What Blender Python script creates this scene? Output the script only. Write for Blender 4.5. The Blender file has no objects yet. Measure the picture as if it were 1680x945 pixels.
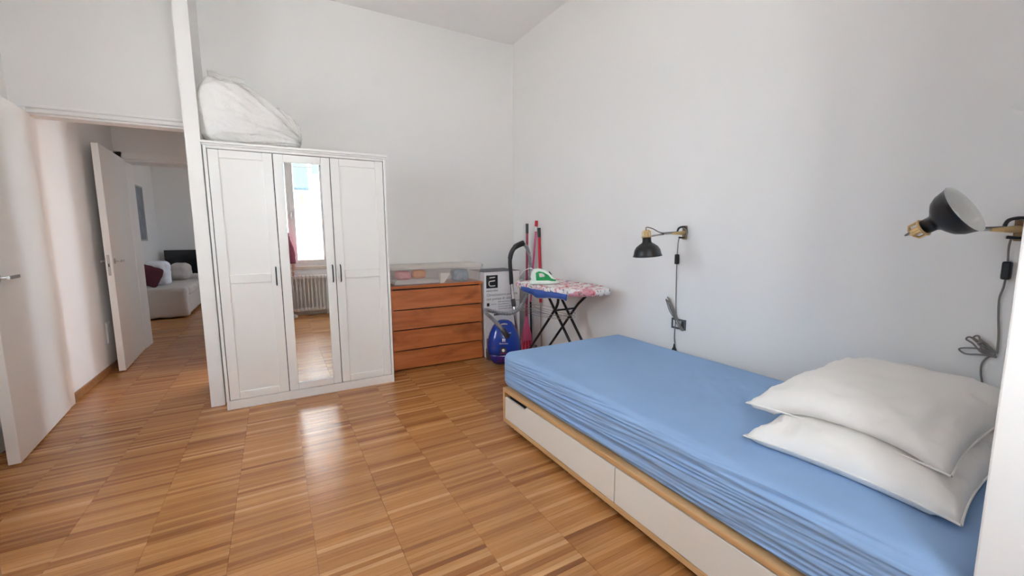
import bpy, bmesh, math, random
from mathutils import Vector, Matrix, noise
random.seed(7)
S = bpy.context.scene
COL = S.collection
PI = math.pi

# ------------------------------------------------------------------ camera
F_PX, YAW, PITCH, ROLL = 689.58, 0.512307, 0.124264, 0.006877
CAM = Vector((0, 0, 1.25))
fw = Vector((math.sin(YAW)*math.cos(PITCH), math.cos(YAW)*math.cos(PITCH), -math.sin(PITCH)))
rt0 = Vector((math.cos(YAW), -math.sin(YAW), 0)); dn0 = fw.cross(rt0)
rt = rt0*math.cos(ROLL) + dn0*math.sin(ROLL); dn = -rt0*math.sin(ROLL) + dn0*math.cos(ROLL)
cd = bpy.data.cameras.new('camera'); cam = bpy.data.objects.new('camera', cd); COL.objects.link(cam)
cd.sensor_width = 36; cd.lens = F_PX/1680*36; cd.clip_start = 0.02; cd.clip_end = 200
m3 = Matrix((rt, -dn, -fw)).transposed()
cam.matrix_world = Matrix.Translation(CAM) @ m3.to_4x4()
S.camera = cam

# ------------------------------------------------------------------ world, sun, window portals, exposure
SKY_STRENGTH, SUN_STRENGTH, EXPOSURE = 8.0, 26.0, 1.15
w = bpy.data.worlds.new('world'); S.world = w; w.use_nodes = True
bg = w.node_tree.nodes['Background']; bg.inputs[0].default_value = (0.73, 0.865, 1.0, 1); bg.inputs[1].default_value = SKY_STRENGTH
sd = bpy.data.lights.new('sun', 'SUN'); so = bpy.data.objects.new('sun', sd); COL.objects.link(so)
sd.energy = SUN_STRENGTH; sd.angle = 0.01; sd.color = (1, 0.965, 0.91)
so.rotation_euler = Vector((0.0, -0.55, -0.85)).to_track_quat('-Z', 'Y').to_euler()

def portal(name, loc, direction, sx, sy):
    l = bpy.data.lights.new(name, 'AREA'); l.shape = 'RECTANGLE'; l.size = sx; l.size_y = sy; l.cycles.is_portal = True
    o = bpy.data.objects.new(name, l); COL.objects.link(o); o.location = loc
    o.rotation_euler = Vector(direction).to_track_quat('-Z', 'Y').to_euler()
portal('portal_window', (0.265, -0.78, 1.79), (0, 1, 0), 1.07, 2.02)
portal('portal_window_added', (-1.91, 2.4, 1.75), (1, 0, 0), 0.80, 1.70)
portal('portal_side_room', (2.38, 4.63, 1.40), (-1, 0, 0), 0.45, 2.2)
portal('portal_living', (1.58, 8.5, 1.6), (-1, 0, 0), 0.6, 1.0)
vs = S.view_settings
vs.view_transform = 'Standard'; vs.look = 'None'; vs.gamma = 1; vs.exposure = EXPOSURE; vs.use_curve_mapping = False
cy = S.cycles
cy.use_denoising = True; cy.denoising_prefilter = 'ACCURATE'; cy.max_bounces = 14; cy.diffuse_bounces = 8; cy.glossy_bounces = 6; cy.transmission_bounces = 8
cy.transparent_max_bounces = 16; cy.sample_clamp_indirect = 12; cy.caustics_reflective = False; cy.caustics_refractive = False

# ------------------------------------------------------------------ materials
MATS = {}
def mat(name, col, rough=0.5, metal=0.0, noise_amt=0.0, noise_scale=8.0, bump=0.0, bump_scale=40.0, spec=0.5, coat=0.0, alpha=1.0, trans=0.0, sss=0.0):
    m = bpy.data.materials.new(name); m.use_nodes = True; nt = m.node_tree; p = nt.nodes['Principled BSDF']
    p.inputs['Base Color'].default_value = (*col, 1); p.inputs['Roughness'].default_value = rough
    p.inputs['Metallic'].default_value = metal; p.inputs['Specular IOR Level'].default_value = spec
    p.inputs['Coat Weight'].default_value = coat; p.inputs['Alpha'].default_value = alpha
    p.inputs['Transmission Weight'].default_value = trans
    tc = nt.nodes.new('ShaderNodeTexCoord')
    if noise_amt:
        n = nt.nodes.new('ShaderNodeTexNoise'); n.inputs['Scale'].default_value = noise_scale; n.inputs['Detail'].default_value = 4
        nt.links.new(tc.outputs['Object'], n.inputs['Vector'])
        mr = nt.nodes.new('ShaderNodeMapRange'); mr.inputs[1].default_value = 0.3; mr.inputs[2].default_value = 0.7
        mr.inputs[3].default_value = 1-noise_amt; mr.inputs[4].default_value = 1
        nt.links.new(n.outputs['Fac'], mr.inputs[0])
        mx = nt.nodes.new('ShaderNodeMix'); mx.data_type = 'RGBA'; mx.blend_type = 'MULTIPLY'; mx.inputs[0].default_value = 1
        mx.inputs[6].default_value = (*col, 1); nt.links.new(mr.outputs[0], mx.inputs[7]); nt.links.new(mx.outputs[2], p.inputs['Base Color'])
    if bump:
        n2 = nt.nodes.new('ShaderNodeTexNoise'); n2.inputs['Scale'].default_value = bump_scale; n2.inputs['Detail'].default_value = 3
        nt.links.new(tc.outputs['Object'], n2.inputs['Vector'])
        b = nt.nodes.new('ShaderNodeBump'); b.inputs['Strength'].default_value = bump; b.inputs['Distance'].default_value = 0.01
        nt.links.new(n2.outputs['Fac'], b.inputs['Height']); nt.links.new(b.outputs[0], p.inputs['Normal'])
    MATS[name] = m
    return m

def wood(name, c1, c2, c3, scale=(1.5, 20, 20), rough=0.4, knots=False, coat=0.0):
    m = mat(name, c2, rough, coat=coat); nt = m.node_tree; p = nt.nodes['Principled BSDF']
    tc = nt.nodes.new('ShaderNodeTexCoord'); mp = nt.nodes.new('ShaderNodeMapping'); mp.inputs['Scale'].default_value = scale
    nt.links.new(tc.outputs['Object'], mp.inputs[0])
    n = nt.nodes.new('ShaderNodeTexNoise'); n.inputs['Scale'].default_value = 1.0; n.inputs['Detail'].default_value = 6; n.inputs['Distortion'].default_value = 1.2
    nt.links.new(mp.outputs[0], n.inputs['Vector'])
    r = nt.nodes.new('ShaderNodeValToRGB'); e = r.color_ramp.elements
    e[0].position = 0.28; e[0].color = (*c1, 1); e[1].position = 0.72; e[1].color = (*c3, 1)
    k = r.color_ramp.elements.new(0.5); k.color = (*c2, 1)
    nt.links.new(n.outputs['Fac'], r.inputs[0]); nt.links.new(r.outputs[0], p.inputs['Base Color'])
    if knots:
        mp2 = nt.nodes.new('ShaderNodeMapping'); mp2.inputs['Scale'].default_value = (3.0, 2.6, 8.5); nt.links.new(tc.outputs['Object'], mp2.inputs[0])
        n2 = nt.nodes.new('ShaderNodeTexNoise'); n2.inputs['Scale'].default_value = 1.0; n2.inputs['Detail'].default_value = 2
        n2.inputs['Distortion'].default_value = 0.6; nt.links.new(mp2.outputs[0], n2.inputs['Vector'])
        mr = nt.nodes.new('ShaderNodeMapRange'); mr.inputs[1].default_value = 0.56; mr.inputs[2].default_value = 0.72
        mr.inputs[3].default_value = 0; mr.inputs[4].default_value = 0.62; nt.links.new(n2.outputs['Fac'], mr.inputs[0])
        mx = nt.nodes.new('ShaderNodeMix'); mx.data_type = 'RGBA'; mx.inputs[7].default_value = (c1[0]*.45, c1[1]*.4, c1[2]*.4, 1)
        nt.links.new(mr.outputs[0], mx.inputs[0]); nt.links.new(r.outputs[0], mx.inputs[6]); nt.links.new(mx.outputs[2], p.inputs['Base Color'])
    return m

def plank_mat(name, per_object):
    m = mat(name, (0.45, 0.22, 0.09), 0.27); nt = m.node_tree; p = nt.nodes['Principled BSDF']
    if per_object:
        src = nt.nodes.new('ShaderNodeObjectInfo').outputs['Random']
    else:
        a = nt.nodes.new('ShaderNodeAttribute'); a.attribute_name = 'tone'; src = a.outputs['Fac']
    r = nt.nodes.new('ShaderNodeValToRGB'); el = r.color_ramp.elements
    stops = [(0.0, (0.27, 0.095, 0.027)), (0.10, (0.36, 0.142, 0.042)), (0.35, (0.450, 0.190, 0.058)), (0.65, (0.495, 0.215, 0.068)), (0.90, (0.55, 0.255, 0.088)), (1.0, (0.66, 0.345, 0.145))]
    el[0].position, el[0].color = stops[0][0], (*stops[0][1], 1); el[1].position, el[1].color = stops[-1][0], (*stops[-1][1], 1)
    for q, c in stops[1:-1]:
        k = el.new(q); k.color = (*c, 1)
    nt.links.new(src, r.inputs[0])
    g = nt.nodes.new('ShaderNodeNewGeometry'); mp = nt.nodes.new('ShaderNodeMapping'); mp.inputs['Scale'].default_value = (5, 110, 5)
    nt.links.new(g.outputs['Position'], mp.inputs[0])
    cb = nt.nodes.new('ShaderNodeCombineXYZ'); mu = nt.nodes.new('ShaderNodeMath'); mu.operation = 'MULTIPLY'; mu.inputs[1].default_value = 37
    nt.links.new(src, mu.inputs[0]); nt.links.new(mu.outputs[0], cb.inputs[0]); nt.links.new(cb.outputs[0], mp.inputs['Location'])
    n = nt.nodes.new('ShaderNodeTexNoise'); n.inputs['Scale'].default_value = 1; n.inputs['Detail'].default_value = 5; n.inputs['Distortion'].default_value = 0.8
    nt.links.new(mp.outputs[0], n.inputs['Vector'])
    mr = nt.nodes.new('ShaderNodeMapRange'); mr.inputs[1].default_value = 0.3; mr.inputs[2].default_value = 0.7; mr.inputs[3].default_value = 0.82; mr.inputs[4].default_value = 1.06
    nt.links.new(n.outputs['Fac'], mr.inputs[0])
    mx = nt.nodes.new('ShaderNodeMix'); mx.data_type = 'RGBA'; mx.blend_type = 'MULTIPLY'; mx.inputs[0].default_value = 1
    nt.links.new(r.outputs[0], mx.inputs[6]); nt.links.new(mr.outputs[0], mx.inputs[7]); nt.links.new(mx.outputs[2], p.inputs['Base Color'])
    b = nt.nodes.new('ShaderNodeBump'); b.inputs['Strength'].default_value = 0.06; b.inputs['Distance'].default_value = 0.004
    nt.links.new(n.outputs['Fac'], b.inputs['Height']); nt.links.new(b.outputs[0], p.inputs['Normal'])
    return m

WHITE = mat('wall_paint', (0.83, 0.82, 0.81), 0.75, noise_amt=0.015, noise_scale=1.5, bump=0.04, bump_scale=90, spec=0.3)
CEIL = mat('ceiling_paint', (0.89, 0.885, 0.88), 0.85, spec=0.2, noise_amt=0.01)
DOORW = mat('door_lacquer', (0.80, 0.785, 0.76), 0.4, noise_amt=0.01)
TRIMW = mat('trim_white', (0.82, 0.81, 0.80), 0.4)
JOINT = mat('floor_joint', (0.10, 0.045, 0.018), 0.7)
PLANK_O = plank_mat('oak_strip', True); PLANK_A = plank_mat('oak_strip_field', False)
BASEWOOD = wood('baseboard_oak', (0.24, 0.11, 0.04), (0.32, 0.15, 0.06), (0.40, 0.2, 0.085))
FURNW = mat('wardrobe_white', (0.84, 0.83, 0.81), 0.35, noise_amt=0.01)
BLACKM = mat('black_metal', (0.012, 0.012, 0.014), 0.35)
MIRROR = mat('mirror_glass', (0.93, 0.94, 0.93), 0.0, metal=1.0)
CHESTW = wood('chest_wood', (0.40, 0.108, 0.032), (0.54, 0.158, 0.046), (0.62, 0.205, 0.066), scale=(1.6, 12, 14), rough=0.38, knots=True)
BIRCH = wood('birch_edge', (0.58, 0.33, 0.145), (0.68, 0.405, 0.19), (0.75, 0.48, 0.25), scale=(18, 1.2, 18), rough=0.45)
BEDW = mat('bed_drawer_white', (0.80, 0.765, 0.70), 0.4)
DARK = mat('dark_gap', (0.015, 0.013, 0.012), 0.7)
SHEET = mat('blue_sheet', (0.29, 0.44, 0.69), 0.75, noise_amt=0.06, noise_scale=5, bump=0.03, bump_scale=300, spec=0.25)
PILLOW = mat('pillow_cotton', (0.86, 0.83, 0.795), 0.85, noise_amt=0.03, noise_scale=6, bump=0.05, bump_scale=250, spec=0.2)
BRASS = mat('brass', (0.70, 0.50, 0.24), 0.38, metal=0.75)
PLATE = mat('bronze_plate', (0.30, 0.19, 0.10), 0.45, metal=0.5)
SHADEB = mat('lamp_black', (0.010, 0.010, 0.012), 0.32)
SHADEI = mat('lamp_inner_white', (0.82, 0.82, 0.80), 0.5)
CORD = mat('grey_cord', (0.22, 0.205, 0.195), 0.7)
CHROME = mat('chrome', (0.62, 0.62, 0.63), 0.22, metal=1.0)
STEEL = mat('satin_steel', (0.45, 0.44, 0.43), 0.35, metal=1.0)
BLUEV = mat('vacuum_blue', (0.005, 0.045, 0.36), 0.18, coat=0.6)
PURPV = mat('vacuum_purple', (0.022, 0.016, 0.20), 0.25, coat=0.4)
GREYP = mat('grey_plastic', (0.05, 0.05, 0.056), 0.45)
HOSE = mat('grey_hose', (0.27, 0.27, 0.29), 0.4)
REDP = mat('red_pole', (0.58, 0.012, 0.035), 0.35)
DREDP = mat('dark_red_pole', (0.34, 0.03, 0.07), 0.4)
PINKP = mat('pink_pole', (0.72, 0.12, 0.26), 0.4)
CARD = mat('white_carton', (0.84, 0.85, 0.88), 0.6, noise_amt=0.02)
INK = mat('black_ink', (0.012, 0.012, 0.015), 0.6)
INKG = mat('grey_ink', (0.16, 0.16, 0.19), 0.6)
PAPERW = mat('white_print', (0.85, 0.85, 0.85), 0.6)
GREENP = mat('green_tank', (0.0, 0.30, 0.075), 0.2, coat=0.4)
IRONW = mat('iron_white', (0.74, 0.83, 0.76), 0.3)
BLUEC = mat('blue_skirt_cloth', (0.045, 0.11, 0.42), 0.8, noise_amt=0.1, noise_scale=30)
SKIN = mat('skin', (0.55, 0.30, 0.22), 0.6)
SHIRT = mat('rose_shirt', (0.33, 0.085, 0.13), 0.85, noise_amt=0.2, noise_scale=20)
TROUS = mat('dark_trousers', (0.05, 0.055, 0.07), 0.9)
SHOE = mat('white_shoe', (0.62, 0.60, 0.58), 0.7)
HAIR = mat('dark_hair', (0.03, 0.02, 0.015), 0.6)
SOFA = mat('sofa_linen', (0.60, 0.55, 0.52), 0.9, noise_amt=0.05, noise_scale=12)
SOFAW = mat('white_throw', (0.78, 0.80, 0.86), 0.9, noise_amt=0.04)
BURG = mat('burgundy_cloth', (0.10, 0.015, 0.03), 0.8, noise_amt=0.25, noise_scale=25)
TVB = mat('screen_black', (0.008, 0.009, 0.011), 0.12)
RADW = mat('radiator_enamel', (0.78, 0.75, 0.71), 0.35)
FACADE = mat('facade_plaster', (0.80, 0.79, 0.77), 0.9, noise_amt=0.05, noise_scale=1.5)
TEAL = mat('teal_shutter', (0.012, 0.036, 0.046), 0.6)
YELL = mat('yellow_panel', (0.055, 0.053, 0.012), 0.6)
ASPH = mat('street_paving', (0.50, 0.48, 0.45), 0.9, noise_amt=0.1, noise_scale=1)
DGLASS = mat('far_glass', (0.05, 0.07, 0.09), 0.1)

def see_through(name, col, keep, rough, ior=0.5):
    m = bpy.data.materials.new(name); m.use_nodes = True; nt = m.node_tree
    out = nt.nodes['Material Output']; p = nt.nodes['Principled BSDF']
    p.inputs['Base Color'].default_value = (*col, 1); p.inputs['Roughness'].default_value = rough
    t = nt.nodes.new('ShaderNodeBsdfTransparent'); mx = nt.nodes.new('ShaderNodeMixShader'); mx.inputs[0].default_value = keep
    nt.links.new(t.outputs[0], mx.inputs[1]); nt.links.new(p.outputs[0], mx.inputs[2]); nt.links.new(mx.outputs[0], out.inputs[0])
    return m
def pane_mat():
    m = bpy.data.materials.new('window_pane_glass'); m.use_nodes = True; nt = m.node_tree
    out = nt.nodes['Material Output']; nt.nodes.remove(nt.nodes['Principled BSDF'])
    t = nt.nodes.new('ShaderNodeBsdfTransparent'); g = nt.nodes.new('ShaderNodeBsdfGlossy'); g.inputs['Roughness'].default_value = 0.01
    mx = nt.nodes.new('ShaderNodeMixShader'); mx.inputs[0].default_value = 0.05
    nt.links.new(t.outputs[0], mx.inputs[1]); nt.links.new(g.outputs[0], mx.inputs[2]); nt.links.new(mx.outputs[0], out.inputs[0])
    return m
PANE = pane_mat()
BINP = see_through('clear_bin_plastic', (0.90, 0.88, 0.85), 0.25, 0.25)
LIDP = see_through('bin_lid_plastic', (0.86, 0.82, 0.75), 0.50, 0.35)

def bag_mat():
    m = bpy.data.materials.new('thin_white_plastic'); m.use_nodes = True; nt = m.node_tree; p = nt.nodes['Principled BSDF']
    p.inputs['Base Color'].default_value = (0.93, 0.91, 0.89, 1); p.inputs['Roughness'].default_value = 0.22; p.inputs['Subsurface Weight'].default_value = 0.0
    t = nt.nodes.new('ShaderNodeBsdfTranslucent'); t.inputs[0].default_value = (0.85, 0.82, 0.78, 1)
    mx = nt.nodes.new('ShaderNodeMixShader'); mx.inputs[0].default_value = 0.15
    nt.links.new(p.outputs[0], mx.inputs[1]); nt.links.new(t.outputs[0], mx.inputs[2]); nt.links.new(mx.outputs[0], nt.nodes['Material Output'].inputs[0])
    tc = nt.nodes.new('ShaderNodeTexCoord'); n = nt.nodes.new('ShaderNodeTexNoise'); n.inputs['Scale'].default_value = 9; n.inputs['Detail'].default_value = 2; n.inputs['Distortion'].default_value = 3.0
    nt.links.new(tc.outputs['Object'], n.inputs['Vector']); b = nt.nodes.new('ShaderNodeBump'); b.inputs['Strength'].default_value = 0.5; b.inputs['Distance'].default_value = 0.02
    nt.links.new(n.outputs['Fac'], b.inputs['Height']); nt.links.new(b.outputs[0], p.inputs['Normal'])
    return m
BAG = bag_mat()
BAGFLAP = see_through('bag_flap_plastic', (0.80, 0.78, 0.75), 0.35, 0.25)

def floral():
    m = bpy.data.materials.new('floral_cover'); m.use_nodes = True; nt = m.node_tree; p = nt.nodes['Principled BSDF']; p.inputs['Roughness'].default_value = 0.85
    tc = nt.nodes.new('ShaderNodeTexCoord')
    def blobs(scale, seed, lo, hi):
        mp = nt.nodes.new('ShaderNodeMapping'); mp.inputs['Location'].default_value = (seed, seed*2, 0); nt.links.new(tc.outputs['Object'], mp.inputs[0])
        nz = nt.nodes.new('ShaderNodeTexNoise'); nz.inputs['Scale'].default_value = scale; nz.inputs['Detail'].default_value = 2.5; nz.inputs['Distortion'].default_value = 1.5
        nt.links.new(mp.outputs[0], nz.inputs['Vector'])
        mr = nt.nodes.new('ShaderNodeMapRange'); mr.inputs[1].default_value = lo; mr.inputs[2].default_value = hi; nt.links.new(nz.outputs['Fac'], mr.inputs[0])
        return mr.outputs[0]
    def over(base, col, f):
        mx = nt.nodes.new('ShaderNodeMix'); mx.data_type = 'RGBA'; nt.links.new(f, mx.inputs[0])
        if isinstance(base, tuple): mx.inputs[6].default_value = (*base, 1)
        else: nt.links.new(base, mx.inputs[6])
        mx.inputs[7].default_value = (*col, 1); return mx.outputs[2]
    c = over((0.80, 0.77, 0.76), (0.68, 0.30, 0.34), blobs(9, 1.3, 0.53, 0.60))
    c = over(c, (0.58, 0.08, 0.10), blobs(12, 4.1, 0.585, 0.63))
    c = over(c, (0.20, 0.20, 0.20), blobs(17, 8.7, 0.61, 0.65))
    c = over(c, (0.42, 0.24, 0.42), blobs(13, 13.2, 0.61, 0.66))
    nt.links.new(c, p.inputs['Base Color'])
    return m
FLORAL = floral()

# ------------------------------------------------------------------ builders
class B:
    def __init__(s): s.v = []; s.f = []
    def add(s, vs, fs):
        o = len(s.v); s.v += [tuple(p) for p in vs]; s.f += [tuple(i+o for i in f) for f in fs]; return s
    def box(s, x0, x1, y0, y1, z0, z1, M=None):
        p = [(x0,y0,z0),(x1,y0,z0),(x1,y1,z0),(x0,y1,z0),(x0,y0,z1),(x1,y0,z1),(x1,y1,z1),(x0,y1,z1)]
        if M: p = [M @ Vector(q) for q in p]
        return s.add(p, [(0,3,2,1),(4,5,6,7),(0,1,5,4),(1,2,6,5),(2,3,7,6),(3,0,4,7)])
    def prism(s, poly, axis, a0, a1, M=None):
        n = len(poly)
        def mk(p, a):
            q = {'x': (a, p[0], p[1]), 'y': (p[0], a, p[1]), 'z': (p[0], p[1], a)}[axis]
            return (M @ Vector(q)) if M else Vector(q)
        vs = [mk(p, a0) for p in poly] + [mk(p, a1) for p in poly]
        fs = [tuple(range(n))[::-1], tuple(range(n, 2*n))] + [(i, (i+1) % n, n+(i+1) % n, n+i) for i in range(n)]
        return s.add(vs, fs)
    def tube(s, pts, r, n=8, cap=True, up=None):
        pts = [Vector(p) for p in pts]; rs = r if isinstance(r, (list, tuple)) else [r]*len(pts)
        vs = []; k = len(pts); prev = None
        for i, p in enumerate(pts):
            d = (pts[min(i+1, k-1)] - pts[max(i-1, 0)]).normalized()
            if prev is None:
                a = Vector((0, 0, 1)) if abs(d.z) < 0.9 else Vector((1, 0, 0)); u = d.cross(a).normalized()
            else:
                u = (prev - d*prev.dot(d)).normalized()
            prev = u; v = d.cross(u)
            for j in range(n):
                t = 2*PI*j/n; vs.append(p + (u*math.cos(t) + v*math.sin(t))*rs[i])
        fs = [(i*n+j, i*n+(j+1) % n, (i+1)*n+(j+1) % n, (i+1)*n+j) for i in range(k-1) for j in range(n)]
        if cap: fs += [tuple(range(n))[::-1], tuple(range((k-1)*n, k*n))]
        return s.add(vs, fs)
    def lathe(s, prof, M, n=28, cap0=True, cap1=True):
        vs = [M @ Vector((r*math.cos(2*PI*j/n), r*math.sin(2*PI*j/n), z)) for (r, z) in prof for j in range(n)]
        k = len(prof)
        fs = [(i*n+j, i*n+(j+1) % n, (i+1)*n+(j+1) % n, (i+1)*n+j) for i in range(k-1) for j in range(n)]
        if cap0: fs.append(tuple(range(n))[::-1])
        if cap1: fs.append(tuple(range((k-1)*n, k*n)))
        return s.add(vs, fs)
    def loft(s, rings, cap=True):
        n = len(rings[0]); k = len(rings); vs = [p for r in rings for p in r]
        fs = [(i*n+j, i*n+(j+1) % n, (i+1)*n+(j+1) % n, (i+1)*n+j) for i in range(k-1) for j in range(n)]
        if cap: fs += [tuple(range(n))[::-1], tuple(range((k-1)*n, k*n))]
        return s.add(vs, fs)
    def obj(s, name, m, parent=None, bevel=0, smooth=False, seg=2, sub=0):
        me = bpy.data.meshes.new(name); me.from_pydata(s.v, [], s.f); me.update()
        bm = bmesh.new(); bm.from_mesh(me); bmesh.ops.recalc_face_normals(bm, faces=bm.faces); bm.to_mesh(me); bm.free()
        me.materials.append(m); o = bpy.data.objects.new(name, me); COL.objects.link(o)
        if smooth: me.polygons.foreach_set('use_smooth', [True]*len(me.polygons))
        if bevel:
            b = o.modifiers.new('bevel', 'BEVEL'); b.width = bevel; b.segments = seg; b.limit_method = 'ANGLE'
        if sub:
            q = o.modifiers.new('sub', 'SUBSURF'); q.levels = sub; q.render_levels = sub
        if parent: put(o, parent)
        return o
def put(o, parent):
    o.parent = parent
    loc = Vector((0, 0, 0)); q = parent
    while q: loc += Vector(q.location); q = q.parent
    o.matrix_parent_inverse = Matrix.Translation(-loc) if parent.type == 'EMPTY' or parent.location.length else Matrix.Identity(4)
def thing(name, label, cat, loc, group=None):
    o = bpy.data.objects.new(name, None); COL.objects.link(o); o.location = loc; o.empty_display_size = 0.1
    o['label'] = label; o['category'] = cat
    if group: o['group'] = group
    return o
def tag(o, label, cat, group=None):
    o['label'] = label; o['category'] = cat
    if group: o['group'] = group
    return o
def struct(o, label=None, cat=None):
    o['kind'] = 'structure'
    if label: o['label'] = label
    if cat: o['category'] = cat
    return o
def frame_to(d, origin, xhint=(1, 0, 0)):
    z = Vector(d).normalized(); x = Vector(xhint); x = (x - z*x.dot(z)).normalized(); y = z.cross(x)
    return Matrix.Translation(Vector(origin)) @ Matrix((x, y, z)).transposed().to_4x4()
def smooth_path(pts, n=6):
    pts = [Vector(p) for p in pts]; out = []
    for i in range(len(pts)-1):
        p0, p1, p2, p3 = pts[max(i-1, 0)], pts[i], pts[i+1], pts[min(i+2, len(pts)-1)]
        for k in range(n):
            t = k/n
            out.append(0.5*((2*p1) + (p2-p0)*t + (2*p0-5*p1+4*p2-p3)*t*t + (3*p1-p0-3*p2+p3)*t**3))
    return out + [pts[-1]]
def text_mesh(name, body, size, M, m, parent, align='LEFT', thick=0.0):
    c = bpy.data.curves.new(name, 'FONT'); c.body = body; c.size = size; c.align_x = align; c.resolution_u = 2; c.extrude = thick
    t = bpy.data.objects.new(name, c); COL.objects.link(t)
    dg = bpy.context.evaluated_depsgraph_get(); me = bpy.data.meshes.new_from_object(t.evaluated_get(dg))
    bpy.data.objects.remove(t); bpy.data.curves.remove(c)
    me.transform(M); me.materials.clear(); me.materials.append(m); me.name = name
    o = bpy.data.objects.new(name, me); COL.objects.link(o); put(o, parent); return o
def soft_box(x0, x1, y0, y1, z0, z1, r, n, fn=None):
    """rounded box as six grids, displaced along its normal by fn(p, normal)"""
    c = Vector(((x0+x1)/2, (y0+y1)/2, (z0+z1)/2)); h = Vector(((x1-x0)/2, (y1-y0)/2, (z1-z0)/2)); b = B()
    for ax in range(3):
        u, v = (ax+1) % 3, (ax+2) % 3
        for sg in (-1, 1):
            nu, nv = n[u], n[v]; vs = []
            for i in range(nu+1):
                for j in range(nv+1):
                    p = Vector((0, 0, 0)); p[ax] = sg*h[ax]; p[u] = h[u]*(2*i/nu-1); p[v] = h[v]*(2*j/nv-1)
                    q = Vector([max(-h[k]+r, min(h[k]-r, p[k])) for k in range(3)]); d = p-q
                    if d.length > 1e-9: d.normalize()
                    p = q + d*r; w = c+p
                    if fn: w = w + fn(w, d)
                    vs.append(w)
            b.add(vs, [(i*(nv+1)+j, (i+1)*(nv+1)+j, (i+1)*(nv+1)+j+1, i*(nv+1)+j+1) for i in range(nu) for j in range(nv)])
    return b
def weld(o, d=1e-4):
    bm = bmesh.new(); bm.from_mesh(o.data); bmesh.ops.remove_doubles(bm, verts=bm.verts, dist=d); bmesh.ops.recalc_face_normals(bm, faces=bm.faces)
    bm.to_mesh(o.data); bm.free(); o.data.polygons.foreach_set('use_smooth', [True]*len(o.data.polygons)); return o
def wall_with_holes(axis, a0, a1, t0, t1, z0, z1, holes):
    """wall spanning a0..a1 along axis, t0..t1 thick, with rectangular holes (h0, h1, hz0, hz1)"""
    b = B(); cuts = sorted(set([a0, a1] + [h for q in holes for h in q[:2]]))
    for u, v in zip(cuts[:-1], cuts[1:]):
        hs = sorted([q for q in holes if q[0] <= u+1e-6 and q[1] >= v-1e-6], key=lambda q: q[2]); z = z0
        spans = []
        for q in hs:
            if q[2] > z: spans.append((z, q[2]))
            z = q[3]
        if z < z1: spans.append((z, z1))
        for s0, s1 in spans:
            if axis == 'x': b.box(u, v, t0, t1, s0, s1)
            else: b.box(t0, t1, u, v, s0, s1)
    return b

# ------------------------------------------------------------------ room shell
XL, XR, YB, YW, ZC = -1.48, 2.385, 4.20, -0.35, 3.29
struct(wall_with_holes('x', XL-.15, XR+.15, YB, YB+.12, 0, ZC, [(-1.40, -0.50, 0, 2.10)]).obj('wall_back', WHITE), 'white painted back wall with the doorway behind wardrobe and chest')
struct(B().box(XR, XR+.15, YW, YB, 0, ZC).obj('wall_right', WHITE), 'long white wall beside the bed carrying both black lamps')
struct(wall_with_holes('y', YW, YB, XL-.40, XL, 0, ZC, [(2.00, 2.80, 0.90, 2.60)]).obj('wall_left', WHITE), 'white wall behind the open door, with an unseen window added for daylight')
struct(wall_with_holes('x', XL-.40, XR+.15, YW-.40, YW, 0, ZC, [(-0.27, 0.80, 0.78, 2.80)]).obj('wall_window', WHITE), 'white wall with the window behind the viewer')
struct(B().box(-0.485, -0.398, 3.70, YB, 0, ZC).obj('wall_wing', WHITE), 'narrow white wing wall between doorway and wardrobe')
struct(B().box(1.205, XR, YW, 0.220, 0, ZC).obj('wall_pier', WHITE, bevel=0.004), 'bright white wall pier at the head of the bed')
struct(B().box(XL-.40, XR+.15, YW-.40, YB+.12, ZC, ZC+.25).obj('ceiling', CEIL), 'plain white ceiling of the bedroom')
# corridor, side room, living room
struct(B().box(-1.58, -1.43, YB+.12, 6.12, 0, 2.9).obj('wall_corridor_left', WHITE), 'white corridor wall with a pale band of daylight')
struct(wall_with_holes('y', YB+.12, 6.12, -0.35, -0.25, 0, 2.9, [(4.42, 4.80, 0, 2.2)]).obj('wall_corridor_right', WHITE), 'right wall of the corridor')  # doorway out of view, sized to shape the daylight band opposite
struct(wall_with_holes('x', -2.15, 1.60, 6.12, 6.42, 0, 2.9, [(-1.36, -0.45, 0, 2.10)]).obj('wall_corridor_end', WHITE), 'white wall around the second doorway')
struct(B().box(-1.6, 2.40, YB+.12, 6.12, 2.9, 3.1).obj('ceiling_corridor', CEIL), 'corridor ceiling')
struct(wall_with_holes('y', YB+.12, 6.12, 2.25, 2.40, 0, 2.9, [(4.405, 4.855, 0.3, 2.5)]).obj('wall_side_room', WHITE), 'unseen side room wall, its window added to light the corridor')  # unseen window opening, added to throw daylight into the corridor
struct(B().box(-2.15, -2.0, 6.42, 10.95, 0, 2.9).obj('wall_living_left', WHITE), 'living room wall with the framed picture')
struct(B().box(-2.15, 1.60, 10.80, 10.95, 0, 2.9).obj('wall_living_far', WHITE), 'far living room wall behind the television')
struct(wall_with_holes('y', 6.42, 10.80, 1.45, 1.60, 0, 2.9, [(8.2, 8.8, 1.1, 2.1)]).obj('wall_living_right', WHITE), 'unseen living room wall, its window added to light the far room')  # unseen window opening, added so daylight reaches the sofa side
struct(B().box(-2.15, 1.60, 6.42, 10.95, 2.9, 3.1).obj('ceiling_living', CEIL), 'living room ceiling')

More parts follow.
